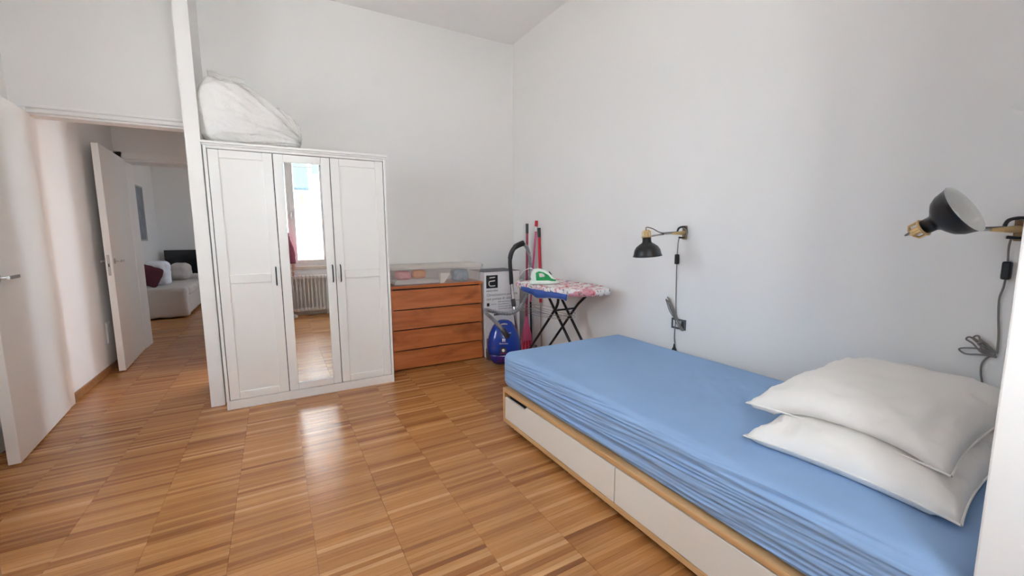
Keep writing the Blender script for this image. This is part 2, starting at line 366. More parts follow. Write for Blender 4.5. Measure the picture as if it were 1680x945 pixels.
# floor: dark joint slab, oak strips 0.3025 x 0.0225 laid in columns
floor = struct(B().box(-2.15, 2.54, -0.75, 10.95, -0.12, -0.006).obj('floor', JOINT), 'honey oak strip parquet floor with strips laid in columns')
PL, PW, GAP = 0.3025, 0.0225, 0.0006
def project(p):
    d = Vector(p)-CAM; zc = d.dot(fw)
    return (840+F_PX*d.dot(rt)/zc, 472.5+F_PX*d.dot(dn)/zc, zc) if zc > 0.05 else None
regions = [(-1.48, 2.385, -0.35, 4.20), (-1.43, -0.25, 4.20, 6.42), (-2.0, 1.45, 6.42, 10.8), (-0.25, 2.25, 4.32, 6.12)]
cells = []
for (rx0, rx1, ry0, ry1) in regions:
    for c in range(math.floor((rx0-0.065)/PL), math.ceil((rx1-0.065)/PL)):
        off = ((c*7919) % 97)/97*PW
        x0, x1 = 0.065+c*PL, 0.065+(c+1)*PL
        for r in range(math.floor((ry0-off)/PW), math.ceil((ry1-off)/PW)):
            y0 = off+r*PW; y1 = y0+PW
            a, b_, c_, d_ = max(x0, rx0), min(x1, rx1), max(y0, ry0), min(y1, ry1)
            if b_-a < 0.01 or d_-c_ < 0.003: continue
            full = (b_-a > PL-1e-6 and d_-c_ > PW-1e-6)
            cells.append((a, b_, c_, d_, full))
def visible_key(q):
    if not q[4]: return None
    cx, cyy = (q[0]+q[1])/2, (q[2]+q[3])/2
    if cx+0.15 > 1.20: return None
    u = project((cx, cyy, 0))
    if not u or not (20 < u[0] < 1660 and 0 < u[1] < 940): return None
    return u[2]
near = sorted([(visible_key(q), i) for i, q in enumerate(cells) if visible_key(q) is not None])[:300]
near_ids = {i for _, i in near}
pm = B().box(-PL/2+GAP, PL/2-GAP, -PW/2+GAP/2, PW/2-GAP/2, -0.012, 0.0)
pm.f = [f for k, f in enumerate(pm.f) if k != 0]
p0 = pm.obj('plank', PLANK_O, floor)
first = True; rest = B(); tones = []
for i, q in enumerate(cells):
    zt = random.uniform(-0.0003, 0.0003)
    if i in near_ids:
        o = p0 if first else p0.copy()
        if not first: COL.objects.link(o); o.parent = floor
        first = False
        o.location = ((q[0]+q[1])/2, (q[2]+q[3])/2, zt)
    else:
        k = len(rest.f); rest.box(q[0]+GAP, q[1]-GAP, q[2]+GAP/2, q[3]-GAP/2, -0.012, zt)
        del rest.f[k]; tones += [random.random()]*5
fr = rest.obj('plank_field', PLANK_A, floor); fr['kind'] = 'stuff'
at = fr.data.attributes.new('tone', 'FLOAT', 'FACE'); at.data.foreach_set('value', tones)

# door casings
t = B()
t.box(-1.43, -0.486, 4.186, 4.20, 2.10, 2.150).box(-1.455, -0.486, 4.172, 4.186, 2.132, 2.150).box(-1.40, -0.486, 4.178, 4.186, 2.100, 2.118).box(-1.40, -0.50, 4.20, 4.32, 2.085, 2.10)
t.box(-1.43, -1.40, 4.178, 4.20, 0, 2.15).box(-0.50, -0.487, 4.19, 4.32, 0, 2.12)
struct(t.obj('trim_1', TRIMW, bevel=0.003), 'white stepped casing round the near doorway')
t = B().box(-1.42, -0.40, 6.10, 6.12, 2.10, 2.17).box(-1.42, -1.36, 6.10, 6.12, 0, 2.17).box(-0.45, -0.39, 6.10, 6.12, 0, 2.17).box(-1.36, -0.45, 6.13, 6.42, 2.075, 2.10).box(-1.36, -1.345, 6.13, 6.42, 0, 2.10)
struct(t.obj('trim_2', TRIMW, bevel=0.003), 'white casing round the second doorway')
struct(B().box(-1.43, -1.415, YB+.12, 6.10, 0, 0.06).obj('baseboard_corridor', BASEWOOD, bevel=0.002), 'low oak baseboard along the corridor wall')
struct(B().box(-2.0, -1.985, 6.42, 10.8, 0, 0.06).obj('baseboard_living', BASEWOOD, bevel=0.002), 'low oak baseboard in the living room')

def door_leaf(name, label, hinge, free, height, thick, handle_at, hz=1.04, plate=True):
    """flush leaf whose +x face runs hinge -> free; extruded to -x"""
    h, f = Vector((*hinge, 0)), Vector((*free, 0)); d = (f-h).normalized(); nrm = Vector((-d.y, d.x, 0))
    if nrm.x < 0: nrm = -nrm
    L = (f-h).length
    M = Matrix.Translation(h) @ Matrix((d, nrm, Vector((0, 0, 1)))).transposed().to_4x4()   # local: x along leaf, y out of the visible face
    o = B().box(0, L, -thick, 0, 0.008, height, M).obj(name, DOORW, bevel=0.003)
    struct(o, label, 'door')
    lx = L-handle_at
    for sg, y0 in ((1, 0.0), (-1, -thick)):
        hb = B()
        hb.tube([M @ Vector((lx, y0, hz)), M @ Vector((lx, y0+sg*0.05, hz))], 0.008, 10)
        hb.box(lx-0.135, lx+0.012, y0+sg*0.042-0.006, y0+sg*0.042+0.006, hz-0.010, hz+0.010, M)
        hd = hb.obj('handle', CHROME, o, bevel=0.002)
        B().lathe([(0.026, 0), (0.026, 0.006)], M @ Matrix.Translation((lx, y0, hz)) @ Matrix.Rotation(-sg*PI/2, 4, 'X'), 20).obj('rose', STEEL, hd)
    if plate:
        B().box(L-0.0005, L+0.001, -thick*.75, -thick*.35, hz-0.13, hz+0.06, M).obj('lock_plate', STEEL, o)
        B().box(L, L+0.0015, -thick*.62, -thick*.48, hz-0.05, hz-0.02, M).obj('keyhole', DARK, o)
    return o
door_leaf('door_1', 'open white flush door nearest the viewer, cut by the left frame edge', (-1.383, 4.185), (-1.31, 3.271), 2.092, 0.05, 0.065)
door_leaf('door_2', 'open white flush door at the far end of the corridor', (-1.345, 6.10), (-1.299, 5.153), 2.09, 0.05, 0.065)

# windows (casements of window_1 are what the wardrobe mirror shows)
def window(name, label, x0, x1, z0, z1, mull, M=None):
    y0, y1 = YW-.10, YW-.04
    o = B().box(x0, x0+.045, y0, y1, z0, z1, M).box(x1-.045, x1, y0, y1, z0, z1, M).box(x0+.045, x1-.045, y0, y1, z0, z0+.045, M).box(x0+.045, x1-.045, y0, y1, z1-.045, z1, M)
    o = struct(o.obj(name, TRIMW, bevel=0.004), label)
    for a, b_ in ((x0+.045, mull), (mull, x1-.045)):
        s = B().box(a, a+.055, y0+.01, y1+.02, z0+.045, z1-.045, M).box(b_-.055, b_, y0+.01, y1+.02, z0+.045, z1-.045, M)
        s.box(a+.055, b_-.055, y0+.01, y1+.02, z0+.045, z0+.105, M).box(a+.055, b_-.055, y0+.01, y1+.02, z1-.105, z1-.045, M)
        c = s.obj('casement', TRIMW, o, bevel=0.004)
        B().box(a+.055, b_-.055, y0+.035, y0+.041, z0+.105, z1-.105, M).obj('pane', PANE, c)
    B().box(mull-.008, mull+.008, y1+.02, y1+.05, z0+.75, z0+.87, M).obj('window_handle', CHROME, o, bevel=0.003)
    B().box(x0-.04, x1+.04, YW-.40, YW+.035, z0-.045, z0+.004, M).obj('sill', SILL, o, bevel=0.004)
    return o
SILL = mat('sill_stone', (0.66, 0.60, 0.52), 0.4, noise_amt=0.1)
window('window_1', 'white double casement window above the radiator, seen in the mirror', -0.27, 0.80, 0.78, 2.80, 0.265)
window('window_added', 'unseen white double casement window, added for daylight from the left', -2.80, -2.00, 0.90, 2.60, -2.4, Matrix.Translation((XL-YW, 0, 0)) @ Matrix.Rotation(-PI/2, 4, 'Z'))  # window out of view, added for its daylight on the right wall

# ------------------------------------------------------------------ wardrobe
WX0, WX1, WY0, WY1, WZ = -0.375, 0.830, 3.575, 4.185, 1.90
wd = thing('wardrobe', 'white three-door wardrobe with a mirrored middle door', 'wardrobe', ((WX0+WX1)/2, (WY0+WY1)/2, 0))
B().box(WX0, WX0+.018, WY0-.012, WY1, 0, WZ-.03).box(WX1-.018, WX1, WY0-.012, WY1, 0, WZ-.03).box(WX0+.018, WX1-.018, WY1-.01, WY1, 0, WZ-.03).box(WX0+.018, WX1-.018, WY0+.02, WY1-.01, .06, .075).obj('body', FURNW, wd, bevel=0.002)
B().box(WX0+.018, WX1-.018, WY0+.012, WY0+.016, .06, WZ-.05).obj('shadow_board', DARK, wd)  # near-black sheet painting the shade behind the door gaps
B().box(WX0+.018, WX1-.018, WY0-.008, WY0+.01, 0.0, .067).obj('plinth', FURNW, wd, bevel=0.002)
B().box(WX0+.018, WX1-.018, WY0-.008, WY0+.01, 1.852, WZ-.03).obj('top_rail', FURNW, wd, bevel=0.002)
B().box(WX0-.012, WX1+.012, WY0-.026, WY1, WZ-.018, WZ).box(WX0-.005, WX1+.005, WY0-.018, WY1, WZ-.03, WZ-.018).obj('cornice', FURNW, wd, bevel=0.004)
def shaker(x0, x1, kind, hx):
    z0, z1, y0, y1 = .070, 1.848, WY0-.008, WY0+.011
    st = .062
    b = B().box(x0, x0+st, y0, y1, z0, z1).box(x1-st, x1, y0, y1, z0, z1)
    rails = [(z0, .125), (1.792, z1)] + ([(.922, .985)] if kind == 'panel' else [])
    for a, c in rails: b.box(x0+st, x1-st, y0, y1, a, c)
    d = b.obj('door', FURNW, wd, bevel=0.0035)
    if kind == 'panel':
        for a, c in ((.125, .922), (.985, 1.792)):
            B().box(x0+st, x1-st, y0+.009, y1-.002, a, c).obj('door_panel', FURNW, d)
    else:
        g = B().box(x0+st-.004, x1-st+.004, y0+.007, y1-.002, .121, 1.796).obj('mirror', MIRROR, d); g['label'] = 'tall mirror pane'
    pts = [(hx, y0+.002, .895), (hx, y0-.018, .905), (hx, y0-.024, .93), (hx, y0-.025, .962), (hx, y0-.024, .995), (hx, y0-.018, 1.02), (hx, y0+.002, 1.03)]
    h = B().tube(smooth_path(pts, 4), [.0048]*25, 8).obj('handle', BLACKM, d, smooth=True); h['label'] = 'slim black bow handle'
    return d
shaker(-0.353, 0.0285, 'panel', 0.0)
shaker(0.0335, 0.4095, 'mirror', 0.388)
shaker(0.4145, 0.808, 'panel', 0.446)

# ------------------------------------------------------------------ chest of drawers, bin, bin contents
CX0, CX1, CY0, CY1 = 0.893, 1.800, 3.82, 4.18
ch = thing('chest_of_drawers', 'reddish wooden chest with four handleless drawers beside the wardrobe', 'chest', ((CX0+CX1)/2, 4.0, 0))
B().box(CX0, CX0+.02, CY0+.02, CY1, 0, .77).box(CX1-.02, CX1, CY0+.02, CY1, 0, .77).box(CX0+.02, CX1-.02, CY1-.01, CY1, 0, .77).box(CX0+.02, CX1-.02, CY0+.05, CY1-.01, .02, .04).obj('body', CHESTW, ch, bevel=0.002)
B().box(CX0+.02, CX1-.02, CY0+.03, CY0+.034, .0, .765).obj('shadow_board', DARK, ch)  # dark sheet standing in for the shade between drawer fronts
B().box(CX0-.004, CX1+.004, CY0+.004, CY1, .770, .795).obj('top', CHESTW, ch, bevel=0.002)
for z0, z1 in ((.012, .183), (.195, .377), (.389, .566), (.578, .756)):
    B().prism([(CY0, z0), (CY0+.018, z0), (CY0+.030, z1), (CY0+.016, z1)], 'x', CX0+.001, CX1-.001).obj('drawer', CHESTW, ch, bevel=0.002)
bx0, bx1, by0, by1, bz = 0.905, 1.795, 3.828, 4.17, .796
bn = thing('storage_bin', 'long translucent plastic storage bin with pale lid on the wooden chest', 'storage bin', (1.35, 4.0, bz))
def ring(x0, x1, y0, y1, z, r=0.03, k=5):
    out = []
    for (cx, cyy, a0) in ((x1-r, y1-r, 0), (x0+r, y1-r, PI/2), (x0+r, y0+r, PI), (x1-r, y0+r, 1.5*PI)):
        for j in range(k): t = a0+PI/2*j/(k-1); out.append(Vector((cx+r*math.cos(t), cyy+r*math.sin(t), z)))
    return out
q = .014
B().loft([ring(bx0+q, bx1-q, by0+q, by1-q, bz), ring(bx0, bx1, by0, by1, bz+.135), ring(bx0-.012, bx1+.012, by0-.010, by1, bz+.14), ring(bx0-.012, bx1+.012, by0-.010, by1, bz+.15)], cap=False).add(ring(bx0+q, bx1-q, by0+q, by1-q, bz+.0005), [tuple(range(20))]).obj('tub', BINP, bn, smooth=False)
B().loft([ring(bx0-.022, bx1+.022, by0-.020, by1+.008, bz+.152), ring(bx0-.022, bx1+.022, by0-.020, by1+.008, bz+.172), ring(bx0-.005, bx1+.005, by0-.002, by1-.01, bz+.184), ring(bx0+.02, bx1-.02, by0+.02, by1-.03, bz+.180)]).obj('lid', LIDP, bn, bevel=0)
def soft_item(name, m, box, r, label, cat, amp=.006, n=(14, 10, 10)):
    def fn(p, d): return d*(amp*noise.noise(p*28) + amp*.7*noise.noise(p*60))
    o = weld(soft_box(*box, r, n, fn).obj(name, m)); return tag(o, label, cat)
PKP = mat('pink_wrap', (0.85, 0.30, 0.34), 0.5, noise_amt=0.35, noise_scale=40); ORP = mat('orange_wrap', (0.88, 0.38, 0.16), 0.5, noise_amt=0.3, noise_scale=40)
BLP = mat('blue_wrap', (0.28, 0.36, 0.46), 0.5, noise_amt=0.45, noise_scale=45); GRC = mat('grey_tray', (0.62, 0.60, 0.58), 0.6); WHP = mat('white_wedge', (0.82, 0.80, 0.75), 0.5)
soft_item('wrapped_pack', PKP, (0.96, 1.10, 3.86, 3.98, bz+.05, bz+.13), .03, 'pink wrapped pack at the left inside the plastic bin', 'pack')
soft_item('wrapped_pack', ORP, (1.12, 1.24, 3.86, 3.97, bz+.06, bz+.135), .025, 'orange and pink pack in the middle of the plastic bin', 'pack')
soft_item('wrapped_pack', BLP, (1.52, 1.68, 3.86, 3.97, bz+.006, bz+.125), .03, 'blue patterned pack at the right inside the plastic bin', 'pack')
tag(B().box(.94, 1.37, 3.86, 4.05, bz+.008, bz+.038).box(.95, 1.36, 3.86, 3.87, bz+.038, bz+.052).obj('flat_tray', GRC, bevel=0.006), 'flat grey tray lying inside the plastic bin', 'tray')
tag(B().prism([(1.375, bz+.004), (1.415, bz+.004), (1.475, bz+.085), (1.47, bz+.098), (1.375, bz+.098)], 'y', 3.855, 3.90).obj('wedge_box', WHP, bevel=0.003), 'white wedge-ended box inside the plastic bin', 'box')

# ------------------------------------------------------------------ plastic bag on the wardrobe
def make_bag():
    stations = [(-.425, .055, 2.06, .05), (-.415, .11, 2.10, .09), (-.395, .165, 2.14, .13), (-.35, .225, 2.165, .17), (-.29, .250, 2.175, .20), (-.22, .250, 2.168, .215), (-.14, .242, 2.155, .22), (-.06, .222, 2.130, .215), (.02, .195, 2.105, .205), (.09, .168, 2.082, .19), (.15, .145, 2.062, .17), (.20, .118, 2.050, .14), (.235, .085, 2.045, .10), (.25, .04, 2.045, .05)]
    # resample
    xs = []
    for i in range(len(stations)-1):
        for k in range(9):
            t = k/9; xs.append(tuple(stations[i][j]*(1-t)+stations[i+1][j]*t for j in range(4)))
    xs.append(stations[-1]); n = 140; rings = []
    for (x, hz, cz, hy) in xs:
        r = []
        for j in range(n):
            a = 2*PI*j/n; ca, sa = math.cos(a), math.sin(a)
            y = 3.86 + hy*math.copysign(abs(ca)**.85, ca); z = cz + hz*math.copysign(abs(sa)**.85, sa)
            p = Vector((x, y, z))
            gx, gz = x-.27, z-1.97; th = math.atan2(gz, -gx); di = math.hypot(gx, gz)
            q1 = Vector((x*3.0+z*2.0, y*4.0, z*5.0-x*2.0)); q2 = Vector((th*5.5+1.3, di*2.2, y*3)); q3 = Vector((th*13, di*4, y*6+3)); q4 = Vector((x*18, y*18, z*18))
            f = .030*noise.noise(q1) + .026*(.35-abs(noise.noise(q2))*1.8) + .011*(.4-abs(noise.noise(q3))*2) + .004*noise.noise(q4)
            cen = Vector((x, 3.86, cz)); d = (p-cen).normalized()
            p = p + d*f
            p.z = max(p.z, WZ+.002+.003*abs(noise.noise(p*30))); p.x = max(p.x, -.424)
            p.y = min(p.y, 4.19)
            r.append(p)
        rings.append(r)
    bag = B().loft(rings).obj('plastic_bag', BAG, None, smooth=True)
    tag(bag, 'bulging white plastic bag lying on top of the wardrobe', 'bag')
    fl = []
    for i in range(15):
        t = i/14
        x = -.335+.23*t; top = 2.445-.035*t+.006*math.sin(t*9); y = 3.85+.012*math.sin(t*7)
        fl.append([Vector((x, y, 2.36)), Vector((x, y-.006, (top+2.36)/2)), Vector((x-.004, y-.004, top)), Vector((x-.004, y-.002, top)), Vector((x, y-.003, (top+2.36)/2)), Vector((x, y+.003, 2.36))])
    B().loft(fl).obj('bag_mouth', BAGFLAP, bag, smooth=True)
make_bag()

# ------------------------------------------------------------------ air conditioner carton
AX0, AX1, AY0, AY1, AZ = 1.826, 2.235, 3.81, 4.17, .888
ac = thing('appliance_carton', 'tall white printed cardboard carton standing between chest and vacuum cleaner', 'carton', ((AX0+AX1)/2, 4.0, 0))
B().box(AX0, AX1, AY0, AY1, 0, AZ).obj('carton_body', CARD, ac, bevel=0.003)
B().box(AX0-.001, AX1+.001, AY0-.0015, AY1, AZ-.004, AZ+.001).obj('lid_seam', INKG, ac)
yf = AY0-.0012
B().box(AX0+.018, AX0+.148, yf-.0006, yf+.001, .718, .850).obj('logo_square', INK, ac)
def stroke(pts, r=.0052):
    b = B(); pts = smooth_path(pts, 5) if len(pts) > 2 else [Vector(p) for p in pts]
    return b.tube(pts, r, 6)
lx, yl = AX0+.018, yf-.0008
stroke([(lx+.036, yl, .825), (lx+.098, yl, .829)]).obj('logo_stroke', PAPERW, ac)
stroke([(lx+.098, yl, .793), (lx+.06, yl, .790), (lx+.036, yl, .787), (lx+.030, yl, .775), (lx+.031, yl, .757), (lx+.040, yl, .743), (lx+.062, yl, .740), (lx+.100, yl, .742)]).obj('logo_stroke', PAPERW, ac)
def face_text(name, body, size, x, z, m): return text_mesh(name, body, size, Matrix.Translation((x, yf-.0006, z)) @ Matrix.Rotation(PI/2, 4, 'X'), m, ac)
face_text('printed_name', 'electroline', .031, AX0+.017, .683, INK)
face_text('printed_line', 'Climatizzatore portatile', .038, AX0+.017, .636, INKG)
face_text('printed_line', 'con pompa di calore', .038, AX0+.017, .595, INKG)
for k, (z, tx) in enumerate(((.566, 'Raffreddamento e riscaldamento'), (.541, 'Deumidificatore'), (.516, 'Funzione timer 24 ore'), (.491, 'Telecomando incluso'))):
    face_text('printed_feature', tx, .0195, AX0+.150, z, INK)
for z in (.533, .478): B().box(AX0+.022, AX0+.050, yf-.0004, yf+.001, z, z+.033).obj('printed_icon', INK, ac)
face_text('printed_note', '12000 Btu', .017, AX0+.062, .545, INKG); face_text('printed_note', 'Classe A', .017, AX0+.062, .490, INKG)
B().box(AX0+.10, AX0+.24, yf-.0004, yf+.001, .432, .446).obj('printed_bar', INK, ac)

# ------------------------------------------------------------------ vacuum cleaner
vc = thing('vacuum_cleaner', 'blue upright-parked canister vacuum cleaner with grey hose by the carton', 'vacuum cleaner', (1.885, 3.52, 0))
VM = Matrix.Translation((1.885, 3.52, 0)) @ Matrix.Rotation(-0.42, 4, 'Z')
def vring(z, hw, d0, d1, n=32, e=.75):
    out = []
    for j in range(n):
        a = 2*PI*j/n; ca, sa = math.cos(a), math.sin(a); dd = d1 if sa > 0 else d0
        out.append(VM @ Vector((hw*math.copysign(abs(ca)**e, ca), dd*math.copysign(abs(sa)**e, sa), z)))
    return out
vz = [(.012, .075, .04, .05), (.022, .105, .065, .07), (.06, .135, .09, .09), (.12, .158, .11, .10), (.18, .166, .118, .10), (.25, .158, .115, .10), (.32, .136, .10, .09), (.38, .108, .08, .075), (.42, .078, .055, .055), (.440, .045, .03, .03)]
B().loft([vring(*q) for q in vz[3:]]).obj('body_shell', BLUEV, vc, smooth=True)
B().loft([vring(*q) for q in vz[:3]]+[vring(.135, .157, .108, .099)]).obj('lower_cover', PURPV, vc, smooth=True)
for sg in (-1, 1):
    B().lathe([(.02, -.018), (.055, -.014), (.060, 0), (.055, .014), (.02, .018)], VM @ Matrix.Translation((sg*.158, .02, .10)) @ Matrix.Rotation(PI/2, 4, 'Y'), 20).obj('wheel', GREYP, vc, smooth=True)
    B().loft([[VM @ Vector((sg*(.150+a), y, z)) for (y, z) in ((-.05, .05+b), (.05, .05+b), (.07, .20-b), (.02, .27-b), (-.05, .20-b))] for a, b in ((-.02, 0), (.014, .012))]).obj('side_guard', GREYP, vc, bevel=.006)
def vfront(x, z): # front surface depth of the shell
    for (a, b) in zip(vz[:-1], vz[1:]):
        if a[0] <= z <= b[0]:
            t = (z-a[0])/(b[0]-a[0]); hw = a[1]*(1-t)+b[1]*t; d = a[2]*(1-t)+b[2]*t
            return -d*max(0, 1-abs(x/hw)**(2/.75))**(.75/2)
    return -.1
dm = VM @ Matrix.Translation((-.015, vfront(-.015, .175)+.004, .175)) @ Matrix.Rotation(PI/2, 4, 'X')
dl = B().lathe([(.030, 0), (.030, .008), (.024, .014)], dm, 22).obj('dial_ring', GREYP, vc, smooth=False)
B().lathe([(.014, .010), (.014, .020), (.009, .024)], dm, 18).obj('dial_knob', PAPERW, dl)
def vtext(name, body, size, x, z, m):
    tl = (vfront(0, z+.02)-vfront(0, z-.02))/.04
    M = VM @ Matrix.Translation((x, vfront(x, z)-.004, z)) @ Matrix.Rotation(PI/2-math.atan(tl), 4, 'X')
    return text_mesh(name, body, size, M, m, vc, 'CENTER', .0004)
vtext('brand_print', 'Electrolux', .020, -.010, .232, PAPERW)
def vpatch(name, x0, x1, z0, z1, m):
    f = lambda x, z: VM @ Vector((x, vfront(x, z)-.0035, z))
    return B().add([f(x0, z0), f(x1, z0), f(x1, z1), f(x0, z1), f(x0, z0)+Vector((0, .006, 0)), f(x1, z0)+Vector((0, .006, 0)), f(x1, z1)+Vector((0, .006, 0)), f(x0, z1)+Vector((0, .006, 0))], [(0, 1, 2, 3), (4, 7, 6, 5), (0, 4, 5, 1), (1, 5, 6, 2), (2, 6, 7, 3), (3, 7, 4, 0)]).obj(name, m, vc)
vpatch('emblem', -.022, -.012, .255, .282, PAPERW); vpatch('emblem', -.006, .006, .262, .282, PAPERW); vpatch('emblem', -.006, .006, .254, .259, PAPERW)
vpatch('badge', .030, .062, .330, .336, PAPERW); vpatch('badge', .030, .044, .318, .326, PAPERW)
REDT = mat('red_print', (0.35, 0.02, 0.08), 0.5)
vpatch('print_line', -.05, .035, .137, .140, REDT)
for k in range(3):
    vtext('small_print', 'air filter class  180 bar', .013, -.005, .105-.024*k, REDT)
B().tube(smooth_path([VM @ Vector(p) for p in ((-.035, -.048, .405), (-.02, -.062, .413), (.0, -.066, .415), (.02, -.062, .413), (.035, -.048, .405))], 4), .006, 8).obj('grip_slot', PAPERW, vc, smooth=True)
hp = [(1.845, 3.42, .335), (1.80, 3.42, .395), (1.74, 3.44, .465), (1.685, 3.46, .525), (1.665, 3.48, .552), (1.69, 3.50, .558), (1.77, 3.53, .535), (1.86, 3.54, .510), (1.96, 3.54, .495), (2.06, 3.56, .515), (2.13, 3.58, .56), (2.185, 3.60, .64), (2.225, 3.61, .75), (2.245, 3.615, .88), (2.245, 3.615, .99), (2.225, 3.61, 1.08), (2.19, 3.60, 1.14), (2.15, 3.59, 1.166)]
sp = smooth_path(hp, 14); hs = B().tube(sp, [.0195 if k % 4 < 2 else .0172 for k in range(len(sp))], 12).obj('hose', HOSE, vc, smooth=False)
B().tube([(1.872, 3.425, .300), (1.845, 3.42, .335), (1.815, 3.42, .375)], [.030, .026, .022], 14).obj('hose_socket', GREYP, vc, smooth=True)
B().tube([(2.055, 3.50, .06), (2.035, 3.57, .50), (2.022, 3.61, .80)], .0165, 14).obj('tube', CHROME, vc, smooth=True)
B().tube([(2.033, 3.574, .55), (2.029, 3.59, .625)], .022, 14).obj('tube_latch', GREYP, vc, smooth=True)
B().tube(smooth_path([(2.024, 3.61, .77), (2.020, 3.612, .88), (2.012, 3.612, .96), (2.012, 3.61, 1.03), (2.028, 3.605, 1.09), (2.062, 3.60, 1.135), (2.11, 3.595, 1.160), (2.155, 3.59, 1.175)], 5), [.020]*5+[.019]*10+[.023]*10+[.027]*6+[.028]*5, 14).obj('tube_handle', mat('black_plastic', (.012, .012, .014), .4), vc, smooth=True)
B().box(2.03, 2.08, 3.46, 3.54, .03, .07).obj('tube_foot', GREYP, vc, bevel=.008)

# ------------------------------------------------------------------ brooms and mops in the corner
def pole(name, label, cat, segs, head=None):
    base = segs[0][0]; e = thing(name, label, cat, (base[0], base[1], 0), 'cleaning poles in the corner')
    for (a, b, r, m, nm) in segs:
        B().tube([a, Vector(a).lerp(Vector(b), .5), b], r, 12).obj(nm, m, e, smooth=False)
    if head: head(e)
    return e
def broom_head(e):
    M = Matrix.Translation((2.275, 3.735, 0))
    B().loft([[M @ Vector((x*w, y*d, z)) for x, y in ((-1, -1), (1, -1), (1, 1), (-1, 1))] for (z, w, d) in ((.14, .055, .022), (.20, .05, .02), (.34, .018, .016), (.40, .014, .014))]).obj('broom_neck', PINKP, e, bevel=.004)
    for k in range(7):
        x = -.05+.1*k/6
        B().tube([M @ Vector((x, 0, .145)), M @ Vector((x*1.25, -.005, .07)), M @ Vector((x*1.35, -.01, .005))], [.010, .011, .012], 7).obj('bristle_tuft', REDP if k % 2 else PINKP, e)
pole('broom', 'dark red broom pole with black grip and pink head', 'broom', [((2.275, 3.735, .38), (2.297, 3.755, 1.28), .0125, DREDP, 'stick'), ((2.297, 3.755, 1.27), (2.299, 3.757, 1.37), .0145, BLACKM, 'grip')], broom_head)
def mop_head(e):
    B().box(2.362, 2.378, 3.69, 3.87, .0, .085).obj('mop_plate', BLACKM, e, bevel=.005)
    B().box(2.350, 2.362, 3.685, 3.875, .0, .09).obj('mop_pad', mat('mop_pad_grey', (.35, .34, .36), .9, noise_amt=.3, noise_scale=60), e, bevel=.008)
pole('mop', 'pink mop pole with red and white cap leaning on the wall', 'mop', [((2.363, 3.78, .07), (2.350, 3.775, .55), .011, BLACKM, 'lower_stick'), ((2.350, 3.775, .54), (2.362, 3.69, 1.30), .0105, PINKP, 'stick'), ((2.362, 3.69, 1.29), (2.363, 3.687, 1.345), .0145, PAPERW, 'collar'), ((2.363, 3.687, 1.34), (2.365, 3.684, 1.40), .0155, REDP, 'cap')], mop_head)
def dust_head(e):
    B().box(2.31, 2.375, 3.52, 3.585, .005, .035).obj('duster_plate', BLACKM, e, bevel=.006)
pole('extension_pole', 'bright red pole with black grip and thin steel lower half', 'pole', [((2.362, 3.58, .02), (2.363, 3.60, .58), .0075, STEEL, 'lower_stick'), ((2.363, 3.60, .56), (2.366, 3.635, 1.24), .0135, REDP, 'stick'), ((2.366, 3.635, 1.23), (2.367, 3.640, 1.325), .0155, BLACKM, 'grip')], dust_head)

# ------------------------------------------------------------------ ironing board and iron
BZ = .838
ib = thing('ironing_board', 'ironing board with floral cover on black crossed legs along the wall', 'ironing board', (2.1, 2.9, 0))
def board_outline(g=0.0):
    pts = []
    x0, x1, yt, yb = 1.872-g, 2.335+g, 2.405-g, 3.30+g; xc = 2.15
    for k in range(7): a = PI/2*k/6; pts.append((x1-.05+.05*math.cos(a), yb-.05+.05*math.sin(a)))
    for k in range(7): a = PI/2+PI/2*k/6; pts.append((x0+.05+.05*math.cos(a), yb-.05+.05*math.sin(a)))
    for k in range(13):
        t = k/12; s = math.sin(t*PI/2); c = math.cos(t*PI/2)
        pts.append((xc-(xc-x0)*c**.62 if t < 1 else xc, yt+(2.78-yt)*(1-s)**.9))
    for k in range(1, 13):
        t = 1-k/12; s = math.sin(t*PI/2); c = math.cos(t*PI/2)
        pts.append((xc+(x1-xc)*c**.62, yt+(2.78-yt)*(1-s)**.9))
    return pts
ol = board_outline()
cen = Vector((2.1, 2.9, 0))
def rim(sc, z): return [Vector((cen.x+(p[0]-cen.x)*sc, cen.y+(p[1]-cen.y)*sc, z)) for p in ol]
def wav(r, amp): return [p+Vector((0, 0, amp*noise.noise(Vector((p.x*14, p.y*14, 2))))) for p in r]
B().loft([wav(rim(.93, BZ-.052), .006), wav(rim(.985, BZ-.046), .010), rim(1.0, BZ-.022), rim(.992, BZ-.005), rim(.972, BZ), rim(.5, BZ+.001)]).obj('cover', FLORAL, ib, smooth=True)
B().loft([rim(.92, BZ-.047), rim(.92, BZ-.03)]).obj('board', STEEL, ib)
sk = []
for i in range(25):
    t = i/24; y = 2.50+.66*t; zb = .762+.012*math.sin(t*8)-.010*math.sin(t*PI) ; wv = .012*math.sin(t*19)
    sk.append([Vector((1.876+.0, y, BZ-.030)), Vector((1.868+wv*.5, y, .80)), Vector((1.866+wv, y, zb)), Vector((1.872+wv, y, zb)), Vector((1.876+wv*.5, y, .80)), Vector((1.882, y, BZ-.030))])
B().loft(sk).obj('skirt', BLUEC, ib, smooth=True)
sh = [Vector((1.869+.012*math.sin(i/24*19), 2.50+.66*i/24, .762+.012*math.sin(i/24*8)-.010*math.sin(i/24*PI))) for i in range(25)]
B().tube(sh, .0028, 6).obj('skirt_hem', PAPERW, ib)
LEG = .0115
def leg(pts, nm='leg'): return B().tube(pts, LEG, 10).obj(nm, BLACKM, ib, smooth=True)
leg(smooth_path([(2.04, 3.43, .03), (2.04, 3.262, .218), (2.04, 2.909, .599), (2.04, 2.862, .655), (2.04, 2.845, .69), (2.04, 2.838, .73), (2.04, 2.815, .79)], 4))
leg([(2.065, 3.09, .79), (2.065, 2.726, .40), (2.065, 2.40, .04)])
